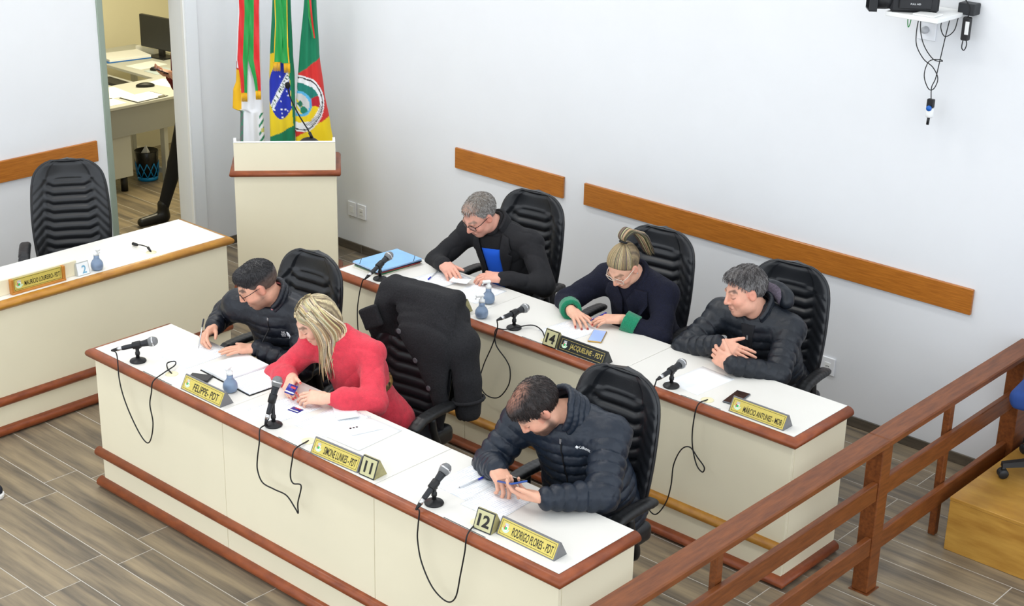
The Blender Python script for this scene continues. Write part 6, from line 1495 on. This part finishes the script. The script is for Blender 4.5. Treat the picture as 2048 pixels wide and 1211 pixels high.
def shelf_bits():
    t = thing('wall_socket', 'white wall socket with a grey plug under the camera shelf', 'socket', (5.153, -0.001, 2.308))
    MB().box(-0.050, 0.050, -0.010, 0, -0.045, 0.045, bev=0.003).build('plate', mat('socket_white', (238, 240, 244), 0.4), t); MB().lathe([(0.0, 0.0), (0.019, 0.0), (0.018, 0.022), (0.012, 0.032), (0.0, 0.034)], 14, trn(-0.005, -0.0102, 0.008) @ rot('X', math.pi/2)).build('plug', mat('grey_plug', (190, 192, 196), 0.5), t)
    y = -0.10
    t = thing('hanging_cable', 'black cable loops hanging under the camera shelf to a blue-white adapter', 'cable', (5.268, y, 1.99)); o = Vector((5.268, y, 1.99)); S = lambda L_: smooth_path([Vector((a, y+k, b))-o for a, b, k in L_], 7)
    MB().tube(S([(5.150, 2.4185, 0), (5.142, 2.33, 0), (5.148, 2.249, 0.005), (5.193, 2.184, 0.01), (5.250, 2.150, 0.01), (5.290, 2.10, 0), (5.275, 2.045, 0), (5.245, 2.040, 0), (5.218, 2.106, -0.01), (5.235, 2.180, -0.01), (5.29, 2.200, -0.012), (5.305, 2.192, -0.005), (5.25, 2.192, 0.005), (5.19, 2.25, 0.008), (5.160, 2.33, 0.005), (5.158, 2.4185, 0.0)]), 0.0026, 6).build('cable', M_CABLE, t)
    MB().tube(S([(5.317, 2.4185, 0), (5.305, 2.33, 0), (5.290, 2.20, 0), (5.278, 2.10, 0), (5.262, 2.05, 0), (5.267, 1.988, 0)]), 0.0026, 6).build('cable', M_CABLE, t)
    MB().tube(S([(5.278, 2.4185, 0.0), (5.272, 2.358, 0), (5.301, 2.317, 0), (5.345, 2.352, 0), (5.359, 2.4185, 0)]), 0.0026, 6).build('cable', M_CABLE, t)
    MB().box(-0.018, 0.018, -0.012, 0.012, -0.045, 0.0, bev=0.003).build('black_plug', M_BLACKP, t); MB().lathe([(0.0, -0.095), (0.017, -0.095), (0.020, -0.088), (0.020, -0.05), (0.016, -0.046), (0.0, -0.046)], 18).build('white_adapter', M_WHITEP, t); MB().lathe([(0.0, 0), (0.015, 0), (0.014, 0.008), (0.0, 0.009)], 16, trn(0.004, -0.0185, -0.045) @ rot('X', math.pi/2)).build('blue_cap', mat('blue_cap', (30, 100, 190), 0.4), t); MB().tube([(-0.002, 0, -0.095), (-0.004, 0, -0.135)], 0.0075, 10).build('pin', M_BLACKP, t)
    t = thing('hanging_cable', 'small green wire loop hanging from the camera shelf', 'cable', (5.09, y, 2.4185)); MB().tube(smooth_path([(0, 0, 0), (-0.004, 0, -0.05), (0.003, 0, -0.085), (0.012, 0, -0.06), (0.015, 0, 0)], 6), 0.0024, 6).build('cable', mat('green_wire', (30, 140, 60), 0.5), t)
    t = thing('power_adapter', 'black power adapter with white label right of the camera shelf', 'adapter', (5.395, -0.07, 2.37)); MB().box(-0.020, 0.020, -0.016, 0.016, -0.062, 0.055, bev=0.005).build('body', M_BLACKP, t); MB().box(0.0, 0.0205, -0.0175, -0.0162, -0.03, 0.035).build('label_sticker', M_WHITEP, t)
    MB().tube(smooth_path([(0.0, 0, 0.05), (0.006, 0, 0.10), (-0.025, 0.0, 0.14)], 5), 0.003, 6).build('cable', M_CABLE, t); MB().tube(smooth_path([(-0.010, 0, -0.06), (-0.012, 0, -0.10), (0.002, 0, -0.112), (0.012, 0, -0.085), (0.008, 0, -0.062)], 5), 0.0028, 6).build('cable', M_CABLE, t)
    MB().box(-0.06, 0.03, 0.0, 0.068, 0.062, 0.12, bev=0.004).build('bracket', mat('dark_bracket', (36, 38, 42), 0.5), t)
shelf_bits()
# ================================================================== SNEAKER AT THE LEFT EDGE
def sneaker():
    t = thing('sneaker', 'dark sneaker with a white sole at the left edge of the floor', 'shoe', (2.19, -3.86, 0), math.radians(4))
    f = Field((-0.20, -0.09, -0.01), (0.18, 0.09, 0.14), 0.006); f.u(rc((-0.11, 0, 0.060), (-0.02, 0, 0.055), 0.042, 0.040)); f.u(rc((-0.02, 0, 0.050), (0.085, 0.0, 0.042), 0.040, 0.034), 0.03); f.u(rc((-0.11, 0, 0.06), (-0.11, 0, 0.10), 0.040, 0.036), 0.02); f.op(half((0, 0, 0.026), (0, 0, -1)), 0, 'i'); f.cut(el((-0.11, 0, 0.135), (0.034, 0.028, 0.035)), 0.01)
    V, F = f.nets(); obj('upper', mesh_arrays('upper', V, F, True), mat('dark_knit_upper', (28, 32, 44), 0.8, bump=0.3, bscale=300), t)
    g = Field((-0.20, -0.09, -0.01), (0.18, 0.09, 0.08), 0.006); g.u(rc((-0.11, 0, 0.02), (0.085, 0, 0.02), 0.044, 0.040)); g.op(half((0, 0, 0.001), (0, 0, -1)), 0, 'i'); g.op(half((0, 0, 0.028), (0, 0, 1)), 0, 'i')
    V, F = g.nets(); obj('sole', mesh_arrays('sole', V, F, True), M_WHITEP, t)
sneaker()

# ================================================================== OFFICE BEYOND THE DOOR
M_ODESK = mat('office_grey_laminate', (196, 198, 194), 0.5); M_ODESKF = mat('office_panel_grey', (158, 160, 158), 0.55)
def office():
    t = thing('office_desk', 'grey L-shaped office desk covered in papers beyond the doorway', 'desk', (-1.9, 0.0, 0))
    o = (-1.9, 0.0, 0)
    MB().box(-2.19, -1.55, -1.0, 0.36, 0.715, 0.74, bev=0.003).build('top_panel', M_ODESK, t, off=o); MB().box(-3.45, -1.55, 0.361, 1.05, 0.715, 0.74, bev=0.003).build('top_panel', M_ODESK, t, off=o)
    MB().box(-1.585, -1.565, -0.98, 0.34, 0.485, 0.714).build('front_panel', M_ODESKF, t, off=o)
    MB().box(-2.10, -1.60, -0.78, -0.305, 0.13, 0.484, bev=0.003).build('pedestal', M_ODESK, t, off=o)
    for (x, y) in ((-1.66, 0.06), (-2.12, 0.06), (-3.35, 0.95), (-1.66, 0.95)): MB().box(x-0.03, x+0.03, y-0.02, y+0.02, 0.0, 0.714, bev=0.003).build('leg', M_ODESK, t, off=o)
    MB().box(-2.12, -1.66, 0.045, 0.075, 0.06, 0.10).build('stretcher', M_ODESK, t, off=o)
    for (x, y) in ((-1.66, -0.70), (-1.66, -0.36), (-2.04, -0.70), (-2.04, -0.36)): MB().lathe([(0.0, 0.0), (0.03, 0.0), (0.03, 0.128), (0.0, 0.128)], 10, trn(x, y, 0.001)).build('caster', M_BLACKP, t, off=o)
    MB().box(-2.95, -2.25, 0.06, 0.355, 0.640, 0.655).build('keyboard_tray', M_ODESK, t, off=o)
    k = MB().box(-0.22, 0.22, -0.07, 0.07, 0.0, 0.022, bev=0.004).build('keyboard', M_BLACKP); k.location = (-2.50, 0.20, 0.656); tag(k, 'black computer keyboard on the tray of the office desk', 'keyboard')
    m = thing('computer_monitor', 'large dark computer monitor on the office desk', 'monitor', (-2.80, 0.88, 0.741), math.radians(6))
    M_S = mat('dark_screen', (38, 40, 42), 0.4); MB().box(-0.245, 0.245, -0.02, 0.02, 0.075, 0.37, bev=0.006).build('screen', M_S, m); MB().box(-0.03, 0.03, 0.0, 0.03, 0.01, 0.12).build('stand', M_BLACKP, m); MB().box(-0.11, 0.11, -0.07, 0.09, 0.0, 0.012, bev=0.004).build('foot', M_BLACKP, m)
    def stack(name, label, x, y, w, h, th, rz, m_, cat='paper'):
        q = MB().box(-w/2, w/2, -h/2, h/2, 0, th, bev=0.001).build(name, m_); q.location = (x, y, 0.7405); q.rotation_euler = (0, 0, math.radians(rz)); tag(q, label, cat); return q
    bl = mat('folder_blue', (92, 150, 214), 0.5)
    stack('document_folder', 'blue folder under white pages at the far end of the office desk', -3.02, 0.62, 0.30, 0.42, 0.008, -10, mat('office_blue_folder', (40, 110, 190), 0.5), 'folder')
    s2 = stack('paper_pile', 'thick pile of white pages on the blue office folder', -3.02, 0.63, 0.29, 0.40, 0.022, -10, M_PAPER); s2.location.z = 0.749
    stack('paper_pile', 'white paper pile with a clip before the office monitor', -3.08, 0.99, 0.24, 0.20, 0.05, 8, M_PAPER)
    stack('paper_sheet', 'white sheet beside the mouse on the office desk', -2.63, 0.60, 0.21, 0.30, 0.002, 4, M_PAPER)
    stack('mouse_mat', 'pale blue mouse mat on the office desk', -2.36, 0.56, 0.20, 0.22, 0.003, 0, mat('pale_blue_mat', (190, 206, 214), 0.7), 'mouse mat')
    stack('paper_sheet', 'white sheet at the corner of the office desk wings', -1.95, 0.33, 0.30, 0.21, 0.002, 12, M_PAPER)
    stack('paper_sheet', 'large white sheet at the left of the near office desk', -1.98, -0.22, 0.36, 0.26, 0.002, -6, M_PAPER)
    stack('paper_sheet', 'white sheet at the near left corner of the office desk', -1.72, -0.46, 0.22, 0.30, 0.002, 0, M_PAPER)
    cl = thing('clipboard', 'clipboard with white page at the edge of the office desk', 'clipboard', (-1.68, -0.10, 0.7405), math.radians(4)); MB().box(-0.115, 0.115, -0.16, 0.16, 0, 0.003).build('board', M_BLACKP, cl); MB().box(-0.105, 0.108, -0.15, 0.145, 0.0032, 0.006).build('page', M_PAPER, cl); MB().box(0.10, 0.12, 0.06, 0.13, 0.0032, 0.016, bev=0.003).build('clip', M_STEEL, cl)
    for (x, y, z, rz, lb, l) in ((-2.40, 0.53, 0.7445, 30, 'black computer mouse on the pale blue mat', 0.10), (-1.97, 0.12, 0.7435, 60, 'long black handset on the near office desk', 0.16)):
        f = Field((-0.12, -0.06, -0.01), (0.12, 0.06, 0.06), 0.005); f.u(el((0, 0, 0.006), (l/2, 0.032, 0.028))); f.op(half((0, 0, 0.0), (0, 0, -1)), 0, 'i'); V, F = f.nets(); q = obj('computer_mouse' if l < 0.12 else 'handset', mesh_arrays('mouse', V, F, True), M_BLACKP); q.location = (x, y, z); q.rotation_euler = (0, 0, math.radians(rz)); tag(q, lb, 'mouse' if l < 0.12 else 'handset')
    # waste basket
    b = thing('waste_basket', 'blue lattice waste basket with black bag under the office desk', 'basket', (-1.80, -0.03, 0)); M_BB = mat('bright_blue_plastic', (18, 140, 214), 0.4)
    MB().lathe([(0.0, 0.002), (0.085, 0.002), (0.088, 0.035), (0.084, 0.035), (0.082, 0.010), (0.0, 0.010)], 28).build('bottom_ring', M_BB, b)
    for k in range(10):
        a = 2*math.pi*k/10
        for sg in (-1, 1): MB().tube([(0.086*math.cos(a), 0.086*math.sin(a), 0.03), (0.092*math.cos(a+sg*0.31), 0.092*math.sin(a+sg*0.31), 0.09), (0.098*math.cos(a+sg*0.63), 0.098*math.sin(a+sg*0.63), 0.155)], 0.0045, 6).build('lattice_bar', M_BB, b)
    MB().lathe([(0.0, 0.015), (0.080, 0.015), (0.092, 0.16), (0.102, 0.25), (0.096, 0.255), (0.070, 0.22), (0.0, 0.20)], 28).build('bag', mat('black_bin_bag', (20, 20, 22), 0.3, bump=0.6, bscale=40), b)
    MB().add([(-0.05, -0.04, 0.20), (0.05, -0.02, 0.20), (0.02, 0.04, 0.20), (0.0, 0.0, 0.30)], [(0, 1, 3), (1, 2, 3), (2, 0, 3), (2, 1, 0)]).build('waste_paper', M_PAPER, b)
office()
def office_person():
    R_ = head_frame(10, 30, 0); HC = np.array((-0.62, -0.43, 1.52))
    loc = (-0.66, -0.36, 0); t = thing('person', 'person in dark trousers and burgundy top holding a phone beyond the doorway', 'person', loc); L_ = np.array(loc, float)
    f = Field((-1.0, -0.95, 0.80), (-0.30, -0.05, 1.70), 0.007); head_prims(f, HC, R_, 0.94, True); f.u(rc(HC-np.array((0, -0.02, 0.06)), (-0.62, -0.37, 1.32), 0.045, 0.05), 0.02); f.u(el((-0.62, -0.37, 1.12), (0.15, 0.09, 0.22)), 0.03)
    W1 = np.array((-0.72, -0.520, 1.165)); E1 = np.array((-0.79, -0.39, 1.05)); f.u(rc((-0.78, -0.38, 1.28), E1, 0.042, 0.036), 0.02); f.u(rc(E1, W1, 0.034, 0.025), 0.02)
    W2 = np.array((-0.52, -0.50, 1.14)); E2 = np.array((-0.44, -0.37, 1.05)); f.u(rc((-0.46, -0.38, 1.28), E2, 0.042, 0.036), 0.02); f.u(rc(E2, W2, 0.034, 0.025), 0.02)
    hand(f, W1, (0.15, -0.95, 0.25), (0.3, 0.35, 0.85), 'R', 0.5, sc=0.9); hand(f, W2, (-0.2, -0.95, 0.2), (-0.3, 0.3, 0.85), 'L', 0.5, sc=0.9)
    def put(nm, f_, m_):
        V, F = f_.nets(); return obj(nm, mesh_arrays(nm, V-L_, F, True, np.tile(np.array(srgb(224, 172, 148)[:3]), (len(V), 1)) if nm == 'body' else None), m_, t)
    put('body', f, MATS['skin'])
    h_ = Field(HC-0.25, HC+0.2, 0.006); h_.u(el(HC+R_@np.array((0, -0.025, 0.035)), (0.085, 0.105, 0.095), R_)); h_.u(rc(HC+np.array((-0.06, 0.0, 0.0)), HC+np.array((-0.09, -0.03, -0.18)), 0.045, 0.03), 0.03); h_.u(rc(HC+np.array((0.05, 0.02, 0.0)), HC+np.array((0.08, 0.0, -0.18)), 0.045, 0.03), 0.03); h_.cut(el(HC+R_@np.array((0, 0.11, -0.01)), (0.062, 0.07, 0.085), R_), 0.01); put('hair', h_, mat('honey_hair', (170, 122, 62), 0.5, var=0.3, vscale=60))
    tp = Field((-1.0, -0.7, 0.70), (-0.25, -0.02, 1.45), 0.008); tp.u(el((-0.62, -0.37, 1.12), (0.175, 0.115, 0.26))); tp.u(el((-0.62, -0.37, 0.92), (0.165, 0.115, 0.14)), 0.04); tp.u(rc((-0.78, -0.38, 1.28), E1, 0.06, 0.055), 0.03); tp.u(rc(E1, W1*0.7+E1*0.3, 0.055, 0.045), 0.02); tp.u(rc((-0.46, -0.38, 1.28), E2, 0.06, 0.055), 0.03); tp.u(rc(E2, W2*0.7+E2*0.3, 0.055, 0.045), 0.02); put('top', tp, mat('burgundy_top', (110, 24, 34), 0.8, bump=0.2, bscale=200))
    lg = Field((-0.95, -0.80, 0.06), (-0.30, 0.05, 0.95), 0.009); lg.u(el((-0.62, -0.38, 0.84), (0.165, 0.12, 0.12)))
    lg.u(rc((-0.70, -0.39, 0.80), (-0.745, -0.49, 0.46), 0.085, 0.060), 0.03); lg.u(rc((-0.745, -0.49, 0.46), (-0.775, -0.61, 0.115), 0.058, 0.042), 0.02); lg.u(rc((-0.54, -0.37, 0.80), (-0.56, -0.37, 0.46), 0.085, 0.060), 0.03); lg.u(rc((-0.56, -0.37, 0.46), (-0.56, -0.33, 0.115), 0.058, 0.042), 0.02); put('trousers', lg, mat('black_trousers', (22, 23, 27), 0.85))
    bt = Field((-0.95, -0.95, -0.01), (-0.30, 0.05, 0.20), 0.007)
    for (ax, ay, dx) in ((-0.775, -0.61, -0.02), (-0.56, -0.33, 0.02)): bt.u(rc((ax, ay, 0.14), (ax, ay, 0.05), 0.044, 0.044)); bt.u(rc((ax, ay, 0.045), (ax+dx, ay-0.19, 0.034), 0.044, 0.034), 0.03)
    bt.op(half((0, 0, 0.002), (0, 0, -1)), 0, 'i'); put('boots', bt, mat('black_boot_leather', (26, 26, 28), 0.4))
    phn = phone('smartphone', 'phone held by the person beyond the doorway', -0.655, -0.625, 1.205, 0, M_BLACKP, M_SCR, tilt=(math.radians(-25), 0, math.radians(-6)))
office_person()
